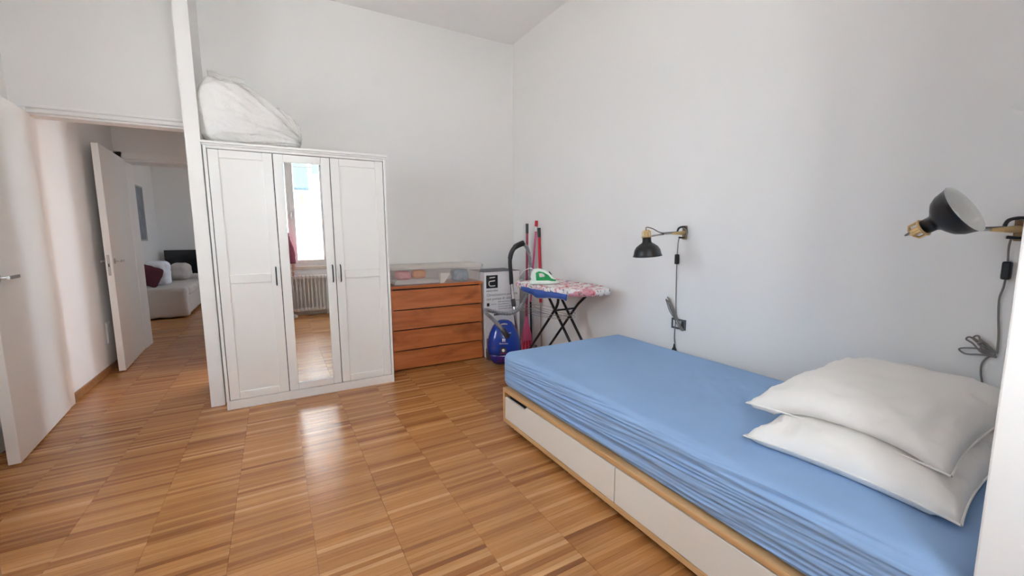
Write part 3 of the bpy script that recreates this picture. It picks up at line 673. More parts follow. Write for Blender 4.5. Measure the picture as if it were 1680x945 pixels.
leg(smooth_path([(2.24, 3.42, .03), (2.24, 3.222, .236), (2.24, 2.924, .561), (2.24, 2.84, .650), (2.24, 2.80, .685), (2.24, 2.665, .79)], 4))
leg([(2.215, 3.13, .79), (2.215, 2.751, .378), (2.215, 2.42, .04)])
B().tube([(1.97, 3.43, .025), (2.31, 3.43, .025)], .012, 10).obj('foot_bar', BLACKM, ib, smooth=True)
B().tube([(1.97, 2.40, .025), (2.31, 2.40, .025)], .012, 10).obj('foot_bar', BLACKM, ib, smooth=True)
for x in (1.975, 2.305):
    for y in (3.43, 2.40): B().tube([(x-.012, y, .016), (x+.012, y, .016)], .016, 10).obj('rubber_foot', GREYP, ib)
B().tube([(2.03, 2.87, .62), (2.25, 2.87, .62)], .008, 8).obj('pivot_bar', BLACKM, ib)
for z in (.590, .560):
    B().tube(smooth_path([(1.97, 3.36, z-.01), (1.96, 3.1, z-.006), (1.98, 2.86, z), (2.05, 2.76, z+.004), (2.15, 2.76, z+.004), (2.21, 2.86, z), (2.22, 3.1, z-.006), (2.21, 3.36, z-.01), (2.15, 3.42, z-.01), (2.05, 3.42, z-.01), (1.97, 3.36, z-.01)], 5), .0022, 6).obj('rack_ring', CHROME, ib)
for k in range(3):
    x = 2.03+.065*k
    B().tube(smooth_path([(x, 3.41, .57), (x, 3.3, .55), (x, 2.9, .555), (x, 2.77, .58)], 4), .0018, 6).obj('rack_wire', CHROME, ib)

ir = thing('steam_iron', 'green and white steam iron resting on the floral ironing board', 'iron', (1.97, 2.96, BZ))
IM = Matrix.Translation((1.965, 2.945, BZ+.002)) @ Matrix.Rotation(-.51, 4, 'Z')
def sole(w, x0, x1, z):
    pts = []
    for k in range(15):
        t = k/14; x = x0+(x1-x0)*t; h = w*min(1, (1-t)**.55*1.25)*(1 if t > .04 else .8)
        pts.append((x, h))
    return [IM @ Vector((x, h, z)) for x, h in pts] + [IM @ Vector((x, -h, z)) for x, h in pts[-2::-1]]
B().loft([sole(.055, -.115, .135, .0), sole(.055, -.115, .135, .006)]).obj('sole_plate', CHROME, ir)
B().loft([sole(.058, -.118, .137, .006), sole(.060, -.118, .138, .020), sole(.050, -.112, .118, .034)]).obj('skirt_shell', IRONW, ir, bevel=.002)
# handle shell: side profile with an open grip
prof_out = [(-.105, .03), (-.112, .06), (-.105, .105), (-.088, .128), (-.05, .134), (-.01, .128), (.03, .108), (.062, .078), (.085, .05), (.105, .032)]
B().prism(prof_out, 'y', -.030, .030, IM).obj('body_shell', IRONW, ir, bevel=.012, seg=3)
gp = [(-.066, .028), (-.070, .10), (-.045, .112), (-.005, .104), (.035, .080), (.060, .052), (.098, .040), (.10, .028)]
B().prism(gp, 'y', -.0345, .0345, IM).obj('water_tank', GREENP, ir, bevel=.004)
B().prism([(-.040, .062), (-.045, .095), (-.018, .096), (.002, .084), (.006, .066)], 'y', -.0360, .0360, IM).obj('tank_window', mat('iron_grey_window', (.50, .52, .48), .3), ir, bevel=.002)
B().prism([(.040, .104), (.048, .108), (.068, .082), (.062, .078)], 'y', -.012, .012, IM).obj('spray_button', GREYP, ir, bevel=.002)
B().tube(smooth_path([IM @ Vector(p) for p in ((-.09, 0, .125), (-.115, .02, .135), (-.165, .05, .11), (-.205, .08, .06), (-.215, .09, .006), (-.16, .10, .005), (-.11, .085, .005))], 6), .0034, 7).obj('power_cord', PAPERW, ir, smooth=True)

# ------------------------------------------------------------------ wall lamps
def lamp(label, plate, elbow, neck, axis, cord_pts, switch, bundle, plug):
    e = thing('wall_lamp', label, 'lamp', (plate[0], plate[1], plate[2]), 'black wall lamps beside the bed')
    x, y, z = plate
    B().box(x-.016, x-.001, y-.017, y+.017, z-.045, z+.045).obj('wall_plate', PLATE, e, bevel=.006)
    B().lathe([(.006, 0), (.006, .004)], frame_to((-1, 0, 0), (x-.016, y, z+.025)), 10).obj('screw', BRASS, e)
    a = Vector((x-.016, y, z-.002)); el = Vector(elbow); nk = Vector(neck); d1 = (el-a).normalized()
    br = B().tube([a, a+d1*.035, a+d1*.075], [.013, .013, .010], 8).obj('bracket', BRASS, e, bevel=.002)
    B().tube([a+d1*.078, a+d1*.12], [.010, .006], 8).obj('bracket_tip', BRASS, br)
    B().tube([a+d1*.07, el], .0042, 8).obj('arm', STEEL, e, smooth=True)
    d2 = (nk-el).normalized()
    B().tube([el, el+d2*.3*(nk-el).length, nk], [.007, .005, .006], 8).obj('arm_joint', STEEL, e, smooth=True)
    B().lathe([(.008, -.005), (.008, .005)], frame_to((0, 0, 1), el), 10).obj('joint_knob', BLACKM, e)
    M = frame_to(axis, nk)
    cg = B().lathe([(.030, -.004), (.033, 0), (.030, .004)], M, 20).obj('cage_ring', BRASS, e)
    for k in range(4):
        t = 2*PI*k/4+.4
        B().tube([M @ Vector((.026*math.cos(t), .026*math.sin(t), 0)), M @ Vector((.026*math.cos(t), .026*math.sin(t), -.030)), M @ Vector((.010*math.cos(t), .010*math.sin(t), -.040))], .005, 6).obj('cage_bar', BRASS, cg)
    B().lathe([(.012, -.038), (.014, -.03), (.014, 0)], M, 14).obj('socket', BRASS, e)
    pr = [(.026, .002), (.027, .030), (.032, .038), (.048, .048), (.066, .062), (.078, .082), (.083, .105), (.087, .118), (.090, .120)]
    sh_ = B().lathe(pr, M, 40, cap0=True, cap1=False).obj('shade', SHADEB, e, smooth=True)
    pin = [(.0245, .004), (.0255, .031), (.0305, .0395), (.0465, .0495), (.0645, .0635), (.0765, .083), (.0815, .1055), (.0860, .1185), (.090, .1201)]
    B().lathe(pin, M, 40, cap0=True, cap1=False).obj('shade_lining', SHADEI, sh_, smooth=True)
    B().lathe([(.0, .10), (.016, .096), (.022, .08), (.016, .055), (.012, .03), (.012, .01)], M, 16).obj('bulb', PAPERW, e, smooth=True)
    # cord: over the head, along the arm, loop at the plate, down the wall
    u = Vector((0, 0, 1))
    c1 = [M @ Vector((0, 0, -.036)), M @ Vector((0, 0, -.055))+u*.004, nk.lerp(el, .35)+u*.045, nk.lerp(el, .75)+u*.018, el+u*.008, el.lerp(a, .3)+u*.008, el.lerp(a, .65)+u*.010, a+d1*.06+u*.02, a+d1*.03+u*.036, a+Vector((-.02, -.028, .022)), a+Vector((-.018, -.034, -.012)), a+Vector((-.02, -.016, -.034))]
    B().tube(smooth_path(c1, 5), .0034, 7).obj('cord', CORD, e, smooth=True)
    lp = [a+d1*.065+u*.012, a+d1*.05+u*.034, a+d1*.02+u*.040+Vector((0, -.012, 0)), a+Vector((-.012, -.026, .026)), a+Vector((-.012, -.030, -.006)), a+Vector((-.02, -.018, -.030)), a+d1*.05-u*.028]
    B().tube(smooth_path(lp, 5), .0062, 8).obj('cable_loop', BLACKM, e, smooth=True)
    B().tube(smooth_path(cord_pts, 6), .0033, 7).obj('cord', CORD, e, smooth=True)
    sx, sy, sz = switch
    B().box(sx-.011, sx+.011, sy-.013, sy+.013, sz-.034, sz+.034).obj('cord_switch', BLACKM, e, bevel=.006)
    for b_ in bundle: B().tube(smooth_path(b_, 6), .0033, 7).obj('cord_bundle', CORD, e, smooth=True)
    if plug:
        px, py, pz = plug
        B().loft([[Vector((px+sx_*w*.5, py+sy_*w, pz+h)) for sx_, sy_ in ((-1, -1), (1, -1), (1, 1), (-1, 1))] for h, w in ((.045, .005), (.02, .008), (.0, .016), (-.018, .018), (-.024, .014))]).obj('plug', BLACKM, e, bevel=.003)
        for s in (-1, 1): B().tube([(px, py+s*.008, pz-.022), (px, py+s*.008, pz-.038)], .002, 6).obj('plug_pin', CHROME, e)
    return e
xw = XR-.008
b1 = []
for k, (dy, dz) in enumerate(((0, 0), (.006, -.012), (-.006, .010), (.010, -.004))):
    b1.append([(xw, 1.925+dy*.3, .665), (xw-.006*k, 1.955+dy, .72), (xw-.006*k, 1.985+dy, .785+dz), (xw-.006*k, 1.998+dy*.5, .803+dz), (xw-.008*k, 1.985+dy*.3, .800+dz), (xw-.006*k, 1.945+dy, .74), (xw-.006*k, 1.905+dy, .66), (xw-.004*k, 1.868+dy, .612+dz*.5), (xw-.004*k, 1.858+dy*.6, .606), (xw-.004*k, 1.872+dy, .62), (xw, 1.92, .68)])
lamp('black wall lamp with shade facing down over the foot half of the bed', (XR, 1.885, 1.262), (2.165, 1.885, 1.252), (2.03, 1.89, 1.236), (.10, 0, -1),
     [(XR-.036, 1.905, 1.228), (XR-.02, 1.925, 1.19), (xw-.006, 1.932, 1.12), (xw-.006, 1.934, 1.04), (xw, 1.936, .90), (xw, 1.934, .78), (xw, 1.928, .70), (xw, 1.932, .60), (xw, 1.934, .54), (xw-.004, 1.926, .50)], (xw-.008, 1.933, 1.083), b1, (xw-.008, 1.925, .455))
b2 = []
for k, (ey, ez) in enumerate(((.552, .790), (.535, .835), (.515, .845), (.50, .825))):
    b2.append([(xw, .455, .79), (xw-.01-.004*k, .49, .80+.012*k), (xw-.012-.004*k, .53 if k == 0 else ey-.012, ez+.006), (xw-.012-.004*k, ey, ez-.004), (xw-.012-.004*k, ey-.02, ez-.018), (xw-.008, .49, .778+.008*k), (xw-.004, .452, .775)])
b2.append([(xw, .455, .785), (xw, .475, .770), (xw, .488, .74), (xw, .487, .70), (xw, .480, .66), (xw, .476, .58)])
vdir = (Vector((2.06, .60, 1.27))-CAM).normalized()
lamp('black wall lamp with shade turned upward above the pillows', (XR, .437, 1.262), (2.20, .515, 1.258), (2.055, .608, 1.268), tuple((rt-vdir*rt.dot(vdir)).normalized()*.78 - (dn-vdir*dn.dot(vdir)).normalized()*.50 - vdir*.30),
     [(XR-.036, .452, 1.228), (XR-.02, .458, 1.19), (xw-.006, .456, 1.12), (xw-.006, .458, 1.05), (xw, .466, 1.0), (xw, .462, .93), (xw, .455, .86), (xw, .453, .79)], (xw-.008, .456, 1.108), b2, None)
ws = thing('wall_socket', 'dark grey wall socket plate beneath the down-facing lamp', 'socket', (XR, 1.905, .64))
B().box(XR-.004, XR, 1.852, 1.960, .609, .671).obj('plate_back', PAPERW, ws)
fr_ = B().box(XR-.009, XR-.001, 1.848, 1.964, .663, .676).box(XR-.009, XR-.001, 1.848, 1.964, .604, .617).box(XR-.009, XR-.001, 1.848, 1.860, .617, .663).box(XR-.009, XR-.001, 1.952, 1.964, .617, .663)
fr_.obj('plate_frame', mat('socket_grey', (.075, .078, .09), .45), ws, bevel=.002)
B().box(XR-.007, XR-.003, 1.860, 1.884, .617, .663).obj('socket_module', mat('socket_black', (.03, .03, .035), .5), ws)

# ------------------------------------------------------------------ bed, mattress, pillows
BX0, BX1, BY0, BY1 = 1.238, 2.300, 0.225, 2.333
bd = thing('bed_frame', 'low birch-edged bed frame with white drawers along the wall', 'bed', ((BX0+BX1)/2, (BY0+BY1)/2, 0))
B().box(BX0, BX1, BY0, BY1, .243, .267).obj('top_board', BIRCH, bd, bevel=.002)
B().box(BX0, BX1, BY0, BY1, .040, .064).obj('bottom_board', BIRCH, bd, bevel=.002)
B().box(BX0, BX1, BY1-.022, BY1, .064, .243).obj('end_board', BIRCH, bd, bevel=.002)
B().box(BX0, BX1, BY0, BY0+.022, .064, .243).obj('end_board', BIRCH, bd, bevel=.002)
B().box(BX0+.05, BX1-.05, BY0+.05, BY1-.05, 0, .040).obj('plinth', DARK, bd)
B().box(BX0+.045, BX0+.05, BY0+.022, BY1-.022, .064, .243).obj('shadow_board', DARK, bd)  # dark sheet that colours in the shade behind drawers and finger slots
def drawer(y0, y1, notch_hi):
    z0, z1, r = .068, .236, .022; ny = .265
    if notch_hi: # finger slot along the top at the far end
        poly = [(y0, z0), (y1, z0), (y1, z1-.026), (y1-ny+.03, z1-.026), (y1-ny+.008, z1-.012), (y1-ny, z1), (y0, z1)]
    else:
        poly = [(y0, z0), (y1, z0), (y1, z1), (y0+ny, z1), (y0+ny-.008, z1-.012), (y0+ny-.03, z1-.026), (y0, z1-.026)]
    d = B().prism(poly, 'x', BX0+.002, BX0+.020).obj('drawer', BEDW, bd, bevel=.0015)
    return d
drawer(1.297, BY1-.026, True); drawer(BY0+.026, 1.291, False)

def sheet_fn(p, d):
    out = Vector((0, 0, 0)); sx = max(0, -d.x); t = max(0, d.z)
    # stretched streaks along the long side
    if sx > .05 or p.x < 1.34:
        wgt = min(1, sx*1.2+max(0, (1.36-p.x)/.12)*.35)*(.12+.88*max(0, min(1, (2.34-p.y)/.38)))
        v = noise.noise(Vector((p.y*1.1, (p.z+p.y*.035)*34, 1.7))); v2 = noise.noise(Vector((p.y*2.3+5, (p.z+p.y*.06)*60, 4)))
        out += Vector((-1, 0, .25))*wgt*(.0075*(1-abs(v)*2.6)+.0055*(1-abs(v2)*2.6)+.0022*noise.noise(Vector((p.y*3.1, (p.z+p.y*.05)*120, 8))))
    if t > .3:
        f = max(0, 1-((p.y-1.15)/.45)**2)*max(0, 1-((p.x-1.9)/.32)**2)
        v = noise.noise(Vector((p.x*6+p.y*5, p.y*14-p.x*9, 0)))
        out.z += t*(.006*f*(1-abs(v)*3) + .003*noise.noise(Vector((p.x*4, p.y*3, 9))))
    if d.y > .3: out.y += .002*noise.noise(Vector((p.x*3, p.z*10, 3)))
    return out
mt = weld(soft_box(1.250, 2.262, .228, 2.362, .268, .503, .050, (60, 170, 84), sheet_fn).obj('mattress', SHEET))
tag(mt, 'mattress in a blue fitted sheet on the low bed frame', 'mattress')

def pillow(name, label, c, a, b, T, rx, ry, rz, seed, sag=0.0, cut=.10, floor_z=None):
    N = 44; M = Matrix.Translation(c) @ Matrix.Rotation(rz, 4, 'Z') @ Matrix.Rotation(ry, 4, 'Y') @ Matrix.Rotation(rx, 4, 'X'); bb = B()
    for sg in (1, -1):
        vs = []
        for i in range(N+1):
            for j in range(N+1):
                u, v = 2*i/N-1, 2*j/N-1
                pin = 1-cut*(1-abs(u)**2.2)*(abs(v)**3); pin2 = 1-cut*(1-abs(v)**2.2)*(abs(u)**3)
                x, y = a*u*pin2, b*v*pin
                e = max(0, (1-abs(u)**2.6)*(1-abs(v)**2.6)); h = T*e**.46
                edge = 1-e
                wr = .020*edge*(e**.22)*(.8-2.5*abs(noise.noise(Vector((u*4+seed, v*4, seed+sg*3)))))
                wr += .011*edge**2*(e**.2)*(.6-2.2*abs(noise.noise(Vector((u*11+seed*2, v*11, seed-sg)))))
                wr += .006*noise.noise(Vector((u*3+seed, v*3+sg, seed*2)))
                z = sg*(h+(wr if e > 1e-4 else 0))*(1 if sg > 0 else .75)
                z -= sag*(u*u)
                p = M @ Vector((x, y, z))
                if floor_z: p.z = max(p.z, floor_z(p.x, p.y))
                vs.append(p)
        bb.add(vs, [(i*(N+1)+j, (i+1)*(N+1)+j, (i+1)*(N+1)+j+1, i*(N+1)+j+1) for i in range(N) for j in range(N)])
    o = weld(bb.obj(name, PILLOW)); tag(o, label, 'pillow', 'white pillows stacked on the bed')
    # seam piping round the edge
    per = []
    for k in range(120):
        s = k/30; q = int(s); t = 2*(s-q)-1
        u, v = ((t, -1), (1, t), (-t, 1), (-1, -t))[q]
        pin = 1-cut*(1-abs(u)**2.2)*(abs(v)**3); pin2 = 1-cut*(1-abs(v)**2.2)*(abs(u)**3)
        per.append(M @ Vector((a*u*pin2, b*v*pin, -sag*u*u)))
    B().tube(per+[per[0]], .0035, 6, cap=False).obj('seam', PILLOW, o, smooth=True)
    return o
def lower_top(x, y):
    u, v = min(1, abs((x-1.80)/.37)), min(1, abs((y-.575)/.27)); e = max(0, (1-u**2.6)*(1-v**2.6))
    return .530+.098*e**.46+.012
pillow('pillow', 'lower white pillow lying flat on the blue sheet', (1.80, .575, .530), .37, .275, .095, 0, 0, 0.02, 2.0, floor_z=lambda x, y: .5085)
pillow('pillow', 'upper white pillow resting on the other pillow', (1.91, .62, .622), .37, .285, .118, 0.0, -.05, -.02, 7.5, floor_z=lower_top)

# ------------------------------------------------------------------ corridor plate, left wooden cabinet
tag(B().box(-1.43, -1.421, 5.245, 5.36, .265, .46).box(-1.421, -1.419, 5.255, 5.35, .275, .45).obj('access_panel', PAPERW, bevel=.002), 'small white cover plate low on the corridor wall', 'cover plate')
cb = thing('wooden_cabinet', 'brown wooden cabinet edge at the bottom left corner', 'cabinet', (-1.15, 1.6, 0))
B().box(-1.46, -.865, 1.20, 1.955, .05, .11).box(-1.46, -.875, 1.21, 1.945, .11, .70).obj('carcass', BASEWOOD, cb, bevel=.003)
B().box(-1.47, -.86, 1.19, 1.965, .70, .725).obj('top', BASEWOOD, cb, bevel=.003)
for k in range(2):
    d = B().box(-.875, -.862, 1.215+.37*k, 1.575+.37*k, .12, .69).obj('door', BASEWOOD, cb, bevel=.003)
    B().tube([(-.862, 1.54+.08*k, .42), (-.84, 1.54+.08*k, .42)], .011, 10).obj('knob', STEEL, d)
B().box(-1.45, -.885, 1.22, 1.935, 0, .05).obj('plinth', DARK, cb)

# ------------------------------------------------------------------ radiator
rd = thing('radiator', 'white column radiator beneath the window, seen in the mirror', 'radiator', (.29, -.28, 0))
p_first = None
for k in range(18):
    x = -.175+.055*k
    b = B()
    for yy in (-.305, -.245):
        b.tube([(x, yy, .10), (x, yy, .61)], .0125, 8)
    b.box(x-.021, x+.021, -.325, -.225, .075, .115).box(x-.021, x+.021, -.325, -.225, .595, .64)
    b.obj('section', RADW, rd, bevel=.006)
B().tube([(.80, -.275, .095), (.86, -.275, .095), (.86, -.275, 0.0)], .011, 8).obj('pipe', RADW, rd, smooth=True)
B().tube([(.79, -.275, .095), (.84, -.275, .095)], .02, 10).obj('valve', STEEL, rd)
for x in (-.12, .70): B().tube([(x, -.275, 0), (x, -.275, .08)], .012, 8).obj('foot', RADW, rd)

# ------------------------------------------------------------------ the person taking the photograph (seen in the mirror edge)
def skin_obj(name, verts, edges, radii, m, root=0, parent=None, sub=2):
    me = bpy.data.meshes.new(name); me.from_pydata(verts, edges, []); me.update(); me.materials.append(m)
    o = bpy.data.objects.new(name, me); COL.objects.link(o)
    o.modifiers.new('skin', 'SKIN'); s = o.modifiers.new('sub', 'SUBSURF'); s.levels = sub; s.render_levels = sub
    for i, r in enumerate(radii):
        sv = me.skin_vertices[0].data[i]; sv.radius = r if isinstance(r, tuple) else (r, r); sv.use_root = (i == root)
    o.modifiers['skin'].use_smooth_shade = True
    if parent: put(o, parent)
    return o
PX, PY = -.025, -.120
J = {'pelvis': (PX, PY, .88), 'belly': (PX, PY, 1.0), 'chest': (PX, PY-.005, 1.17), 'upper': (PX, PY-.01, 1.30), 'neck': (PX, PY-.012, 1.385), 'head0': (PX, PY+.008, 1.455), 'head1': (PX, PY+.002, 1.53), 'head2': (PX, PY-.004, 1.60),
     'shR': (PX+.165, PY-.01, 1.31), 'elR': (PX+.250, PY-.01, 1.03), 'wrR': (PX+.262, PY+.02, .80), 'haR': (PX+.258, PY+.035, .73),
     'shL': (PX-.165, PY-.01, 1.31), 'elL': (PX-.235, PY-.015, 1.05), 'wrL': (PX-.09, PY+.065, 1.16), 'haL': (PX-.04, PY+.082, 1.20),
     'hiR': (PX+.085, PY, .84), 'knR': (PX+.115, PY+.01, .46), 'anR': (PX+.150, PY, .085), 'toR': (PX+.245, PY+.11, .035),
     'hiL': (PX-.085, PY, .84), 'knL': (PX-.095, PY+.01, .46), 'anL': (PX-.10, PY, .085), 'toL': (PX-.12, PY+.14, .035)}
names = list(J); idx = {n: i for i, n in enumerate(names)}
E_ = [('pelvis', 'belly'), ('belly', 'chest'), ('chest', 'upper'), ('upper', 'neck'), ('neck', 'head0'), ('head0', 'head1'), ('head1', 'head2'), ('upper', 'shR'), ('shR', 'elR'), ('elR', 'wrR'), ('wrR', 'haR'), ('upper', 'shL'), ('shL', 'elL'), ('elL', 'wrL'), ('wrL', 'haL'),
      ('pelvis', 'hiR'), ('hiR', 'knR'), ('knR', 'anR'), ('anR', 'toR'), ('pelvis', 'hiL'), ('hiL', 'knL'), ('knL', 'anL'), ('anL', 'toL')]
RAD = {'pelvis': (.10, .085), 'belly': (.10, .075), 'chest': (.115, .08), 'upper': (.09, .065), 'neck': .050, 'head0': (.064, .078), 'head1': (.082, .098), 'head2': (.066, .080), 'shR': .045, 'elR': .034, 'wrR': .024, 'haR': (.032, .018), 'shL': .045, 'elL': .034, 'wrL': .024, 'haL': (.03, .018), 'hiR': .078, 'knR': .05, 'anR': .033, 'toR': .028, 'hiL': .078, 'knL': .05, 'anL': .033, 'toL': .028}
body = skin_obj('person', [J[n] for n in names], [(idx[a], idx[b]) for a, b in E_], [RAD[n] for n in names], SKIN)
tag(body, 'person in rose shirt holding a phone, seen at the mirror edge', 'person')
def oval(c, rx, ry, n=28): return [Vector((c[0]+rx*math.cos(2*PI*k/n), c[1]+ry*math.sin(2*PI*k/n), c[2])) for k in range(n)]
slR = Vector(J['elR']).lerp(Vector(J['wrR']), .80); slL = Vector(J['elL']).lerp(Vector(J['wrL']), .75)
shirt = B().loft([oval((PX, PY, z), a_, b_) for z, a_, b_ in ((.825, .150, .092), (.86, .153, .094), (.93, .148, .092), (1.02, .138, .088), (1.12, .148, .090), (1.21, .160, .090), (1.28, .165, .084), (1.325, .150, .074), (1.36, .105, .062), (1.385, .070, .056))])
for sh_j, el_j, cuff in (('shR', 'elR', slR), ('shL', 'elL', slL)):
    a_, b_ = Vector(J[sh_j]), Vector(J[el_j]); inn = Vector((PX+(a_.x-PX)*.55, a_.y, a_.z-.005))
    shirt.tube(smooth_path([inn, a_, a_.lerp(b_, .4), b_, b_.lerp(cuff, .5), cuff], 4), [.060]*4+[.058]*4+[.052]*4+[.046]*4+[.041]*4+[.037], 16)
shirt.obj('shirt', SHIRT, body, smooth=True)
tr = B().loft([oval((PX, PY, z), a_, b_) for z, a_, b_ in ((.74, .135, .080), (.80, .146, .088), (.86, .143, .086), (.92, .132, .082))])
for sx_ in 'RL':
    h_, k_, an_ = Vector(J['hi'+sx_]), Vector(J['kn'+sx_]), Vector(J['an'+sx_])
    tr.tube(smooth_path([h_+Vector((0, 0, .02)), h_.lerp(k_, .35), h_.lerp(k_, .7), k_, k_.lerp(an_, .5), an_+Vector((0, 0, .0))], 4), [.082]*4+[.078]*4+[.070]*4+[.062]*4+[.056]*4+[.052], 18)
tr.obj('trousers', TROUS, body, smooth=True)
for s in 'RL':
    a, t_ = Vector(J['an'+s]), Vector(J['to'+s])
    d = (t_-a); d.z = 0; d.normalize()
    skin_obj('shoe', [a-d*.04-Vector((0, 0, .045)), a+Vector((0, 0, -.035)), a+d*.09-Vector((0, 0, .045)), t_+d*.02-Vector((0, 0, -.0))], [(0, 1), (1, 2), (2, 3)], [(.036, .036), (.042, .042), (.042, .036), (.036, .030)], SHOE, 0, body)
hair = B()
for (c_, rr_) in (((PX, PY-.012, 1.605), (.080, .090, .072)), ((PX, PY-.040, 1.545), (.082, .070, .105))):
    hair.loft([[Vector((c_[0]+rr_[0]*math.sin(t_)*math.cos(2*PI*k/24), c_[1]+rr_[1]*math.sin(t_)*math.sin(2*PI*k/24), c_[2]-rr_[2]*math.cos(t_))) for k in range(24)] for t_ in [.05+(PI-.1)*i/14 for i in range(15)]])
hair.obj('hair', HAIR, body, smooth=True)
H0 = Vector((PX, PY+.082, 1.525))
B().loft([[H0+Vector((sx_*w, -.01+dpt, dz)) for sx_ in (-1, 1) for _ in (0,)] + [H0+Vector((0, -.02, dz))] for dz, w, dpt in ((.02, .006, .0), (-.01, .010, .006), (-.03, .013, .012), (-.036, .010, .002))]).obj('nose', SKIN, body, smooth=True)
for sx_ in (-.028, .028):
    B().lathe([(.001, -.009), (.008, -.005), (.010, 0), (.008, .005), (.001, .009)], Matrix.Translation(H0+Vector((sx_, -.010, .022))), 12).obj('eye', INK, body, smooth=True)
    B().tube([H0+Vector((sx_*2.75, -.07, .03)), H0+Vector((sx_*3.0, -.078, .005)), H0+Vector((sx_*2.7, -.072, -.03))], [.008, .013, .007], 8).obj('ear', SKIN, body, smooth=True)
B().tube([H0+Vector((-.020, -.010, -.058)), H0+Vector((0, -.003, -.060)), H0+Vector((.020, -.010, -.058))], [.003, .006, .003], 8).obj('mouth', mat('lips', (.42, .14, .12), .5), body, smooth=True)
hR = Vector(J['haR'])
for k, (dx, dy, ln) in enumerate(((-.004, .030, .060), (.001, .012, .072), (.003, -.006, .068), (.002, -.022, .054))):
    r0 = hR+Vector((dx, dy-.005, -.01))
    skin_obj('finger', [r0, r0+Vector((-.004, .006, -ln*.5)), r0+Vector((-.012, .014, -ln))], [(0, 1), (1, 2)], [.010, .009, .0075], SKIN, 0, body, 1)
skin_obj('thumb', [hR+Vector((-.005, .028, .02)), hR+Vector((-.014, .045, -.01)), hR+Vector((-.018, .050, -.035))], [(0, 1), (1, 2)], [.012, .010, .009], SKIN, 0, body, 1)
ph = thing('mobile_phone', 'phone held up in the hand of the person at the mirror', 'phone', (0, -.025, 1.20))
PM = Matrix.Translation(CAM-fw*.022) @ Matrix((rt, -dn, -fw)).transposed().to_4x4()
B().box(-.14, .02, -.055, .02, 0, .008, PM).obj('phone_body', BLACKM, ph, bevel=.003)
B().lathe([(.007, -.0015), (.007, .001)], PM, 16).obj('phone_lens', TVB, ph)
B().box(-.136, .016, -.051, .016, .008, .0085, PM).obj('phone_screen', TVB, ph)
hL = Vector(J['haL'])
for k in range(4):
    r0 = hL+Vector((-.01, .004, -.012+.016*k)); skin_obj('finger', [r0, r0+Vector((.012, .012, .004)), r0+Vector((.03, .008, .006))], [(0, 1), (1, 2)], [.009, .0085, .007], SKIN, 0, body, 1)
skin_obj('thumb', [hL+Vector((-.01, -.006, .01)), hL+Vector((.004, -.012, .03)), hL+Vector((.018, -.010, .04))], [(0, 1), (1, 2)], [.011, .010, .009], SKIN, 0, body, 1)

# ------------------------------------------------------------------ living room
sf = thing('sofa', 'cream slipcovered sofa seen through the far doorway', 'sofa', (-1.6, 9.0, 0))
def cush(name, box, r, m, parent=None, amp=.008, n=(16, 16, 12)):
    def fn(p, d): return d*(amp*noise.noise(p*9)+amp*.5*noise.noise(p*20))
    o = weld(soft_box(*box, r, n, fn).obj(name, m, parent)); return o
cush('base', (-1.97, -1.25, 8.36, 10.0, .03, .34), .03, SOFA, sf)
cush('arm', (-1.97, -1.235, 8.19, 8.38, .015, .485), .05, SOFA, sf)
cush('arm', (-1.97, -1.235, 9.98, 10.17, .015, .56), .05, SOFA, sf)
cush('seat_cushion', (-1.86, -1.22, 8.385, 9.17, .33, .475), .05, SOFA, sf)
cush('seat_cushion', (-1.86, -1.22, 9.19, 9.975, .33, .475), .05, SOFA, sf)
cush('backrest', (-1.985, -1.865, 8.21, 10.15, .10, .80), .05, SOFA, sf)
th = cush('sofa_cushion', (-1.855, -1.53, 8.72, 8.98, .480, .875), .085, SOFAW, None, .018, (16, 22, 18)); tag(th, 'big white cushion against the sofa backrest', 'cushion')
c2 = cush('sofa_cushion', (-1.70, -1.38, 9.62, 9.965, .480, .785), .11, SOFA, None, .012); tag(c2, 'pale cushion at the far arm of the sofa', 'cushion')
bc = weld(soft_box(-.155, .155, -.055, .055, -.155, .155, .05, (14, 8, 14), lambda p, d: d*(.014*noise.noise(p*12))-Vector((0, p.y*.75*(max(abs(p.x), abs(p.z))/.155)**2, 0))).obj('sofa_cushion', BURG))
bc.matrix_world = Matrix.Translation((-1.735, 8.50, .660)) @ Matrix.Rotation(-.15, 4, 'Z') @ Matrix.Rotation(.38, 4, 'Y') @ Matrix.Rotation(-.12, 4, 'X')
tag(bc, 'burgundy cushion standing by the near arm of the sofa', 'cushion')
tv = thing('television', 'black flat television behind the sofa in the far room', 'television', (-1.45, 10.55, .42))
B().box(-1.88, -1.02, 10.53, 10.57, .49, 1.0).obj('screen', TVB, tv, bevel=.004)
B().box(-1.89, -1.01, 10.545, 10.585, .48, 1.01).obj('bezel', BLACKM, tv, bevel=.004)
B().box(-1.62, -1.28, 10.46, 10.66, .42, .435).box(-1.49, -1.41, 10.55, 10.60, .435, .50).obj('stand', BLACKM, tv, bevel=.004)
tb = thing('tv_cabinet', 'low dark cabinet carrying the television', 'cabinet', (-1.4, 10.55, 0))
B().box(-1.95, -.85, 10.36, 10.78, .05, .42).obj('carcass', mat('dark_cabinet', (.05, .04, .04), .5, noise_amt=.2), tb, bevel=.004)
for k in range(3): B().box(-1.94+.365*k, -1.585+.365*k, 10.345, 10.362, .07, .40).obj('door', MATS['dark_cabinet'], tb, bevel=.003)
B().box(-1.93, -.87, 10.40, 10.76, 0, .05).obj('plinth', DARK, tb)
pc = thing('framed_picture', 'tall framed picture on the living room wall', 'picture', (-2.0, 9.55, 1.7))
pf = B().box(-2.0, -1.975, 9.28, 9.31, 1.2, 2.15).box(-2.0, -1.975, 9.85, 9.88, 1.2, 2.15).box(-2.0, -1.975, 9.31, 9.85, 1.2, 1.23).box(-2.0, -1.975, 9.31, 9.85, 2.12, 2.15)
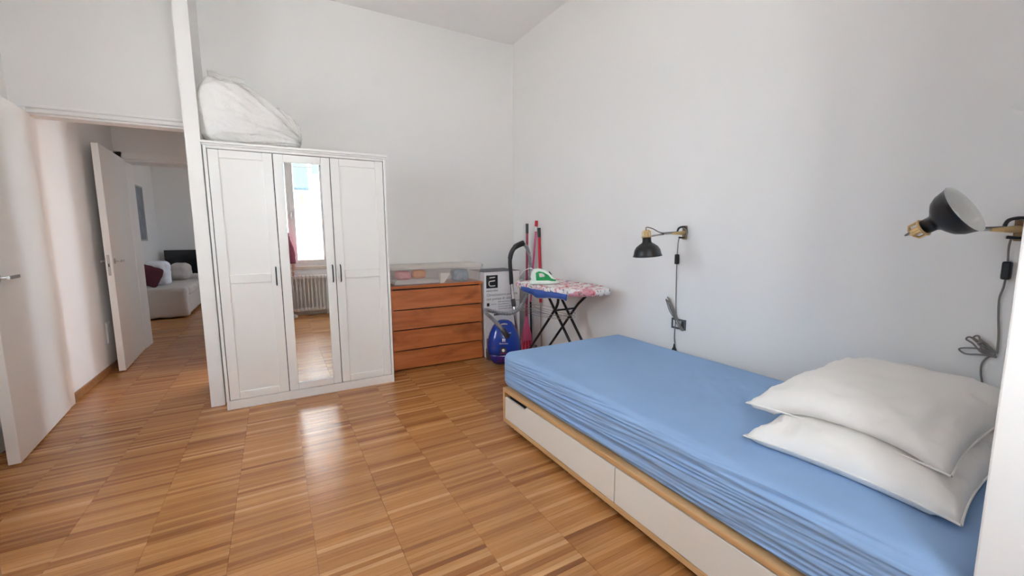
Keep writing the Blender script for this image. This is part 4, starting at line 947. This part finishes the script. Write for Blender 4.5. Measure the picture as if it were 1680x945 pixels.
pf.obj('frame', STEEL, pc, bevel=.002)
B().box(-1.998, -1.990, 9.31, 9.85, 1.23, 2.12).obj('print', mat('picture_print', (.18, .22, .30), .3, noise_amt=.6, noise_scale=6), pc)

# ------------------------------------------------------------------ outside: street and the house opposite (seen in the mirror)
FY = -9.0
struct(B().box(-60, 60, -40, 60, -6.2, -6.0).obj('ground_street', ASPH), 'street far below the window')
hs_ = thing('opposite_house', 'sunlit pale house with teal shutters across the street, seen in the mirror', 'building', (0, FY-1, -6))
B().box(-14, 14, FY-4, FY, -6, 8.5).obj('wall', FACADE, hs_)
B().box(-14.3, 14.3, FY-4.2, FY+.4, 8.5, 8.75).obj('eaves', FACADE, hs_)
def far_window(x, z, wd_=.9, ht=1.6, sh_open=True):
    wn = B().box(x-wd_/2, x+wd_/2, FY, FY+.03, z, z+ht).obj('window', DGLASS, hs_)
    B().box(x-wd_/2-.08, x+wd_/2+.08, FY, FY+.12, z-.10, z).obj('sill', FACADE, wn)
    for s in (-1, 1):
        xa = x+s*(wd_/2+.24)
        q = B().box(xa-.22, xa+.22, FY+.02, FY+.07, z-.02, z+ht+.02).obj('shutter', TEAL, hs_)
        for k in range(8):
            zz = z+.06+k*(ht-.12)/8
            B().box(xa-.18, xa+.18, FY+.07, FY+.085, zz, zz+(ht-.12)/8*.6).obj('louvre', TEAL, q)
for zz in (-3.2, 6.0):
    for xx in (-7.4, -4.6, -1.8, 1.55, 4.4, 7.2): far_window(xx, zz)
for xx in (-7.4, -4.6, -1.8, 4.4, 7.2): far_window(xx, 2.75)
# the balcony door and shutter the mirror shows
B().box(.70, 1.16, FY+.02, FY+.08, 2.76, 4.6).obj('shutter', TEAL, hs_); B().box(1.28, 1.72, FY+.02, FY+.08, 3.38, 5.2).obj('shutter', TEAL, hs_)
B().box(.24, .66, FY+.02, FY+.08, 2.8, 4.6).obj('shutter', TEAL, hs_)
B().box(.15, 1.35, FY, FY+.55, 2.66, 2.76).obj('balcony_slab', FACADE, hs_)
rl = B().box(.16, 1.34, FY+.5, FY+.54, 3.50, 3.54).obj('railing', DARK, hs_)
for k in range(9): B().box(.18+k*.14, .20+k*.14, FY+.51, FY+.53, 2.76, 3.5).obj('baluster', DARK, rl)
B().box(.80, .96, FY+.54, FY+.56, 2.30, 2.62).obj('yellow_panel', YELL, hs_)
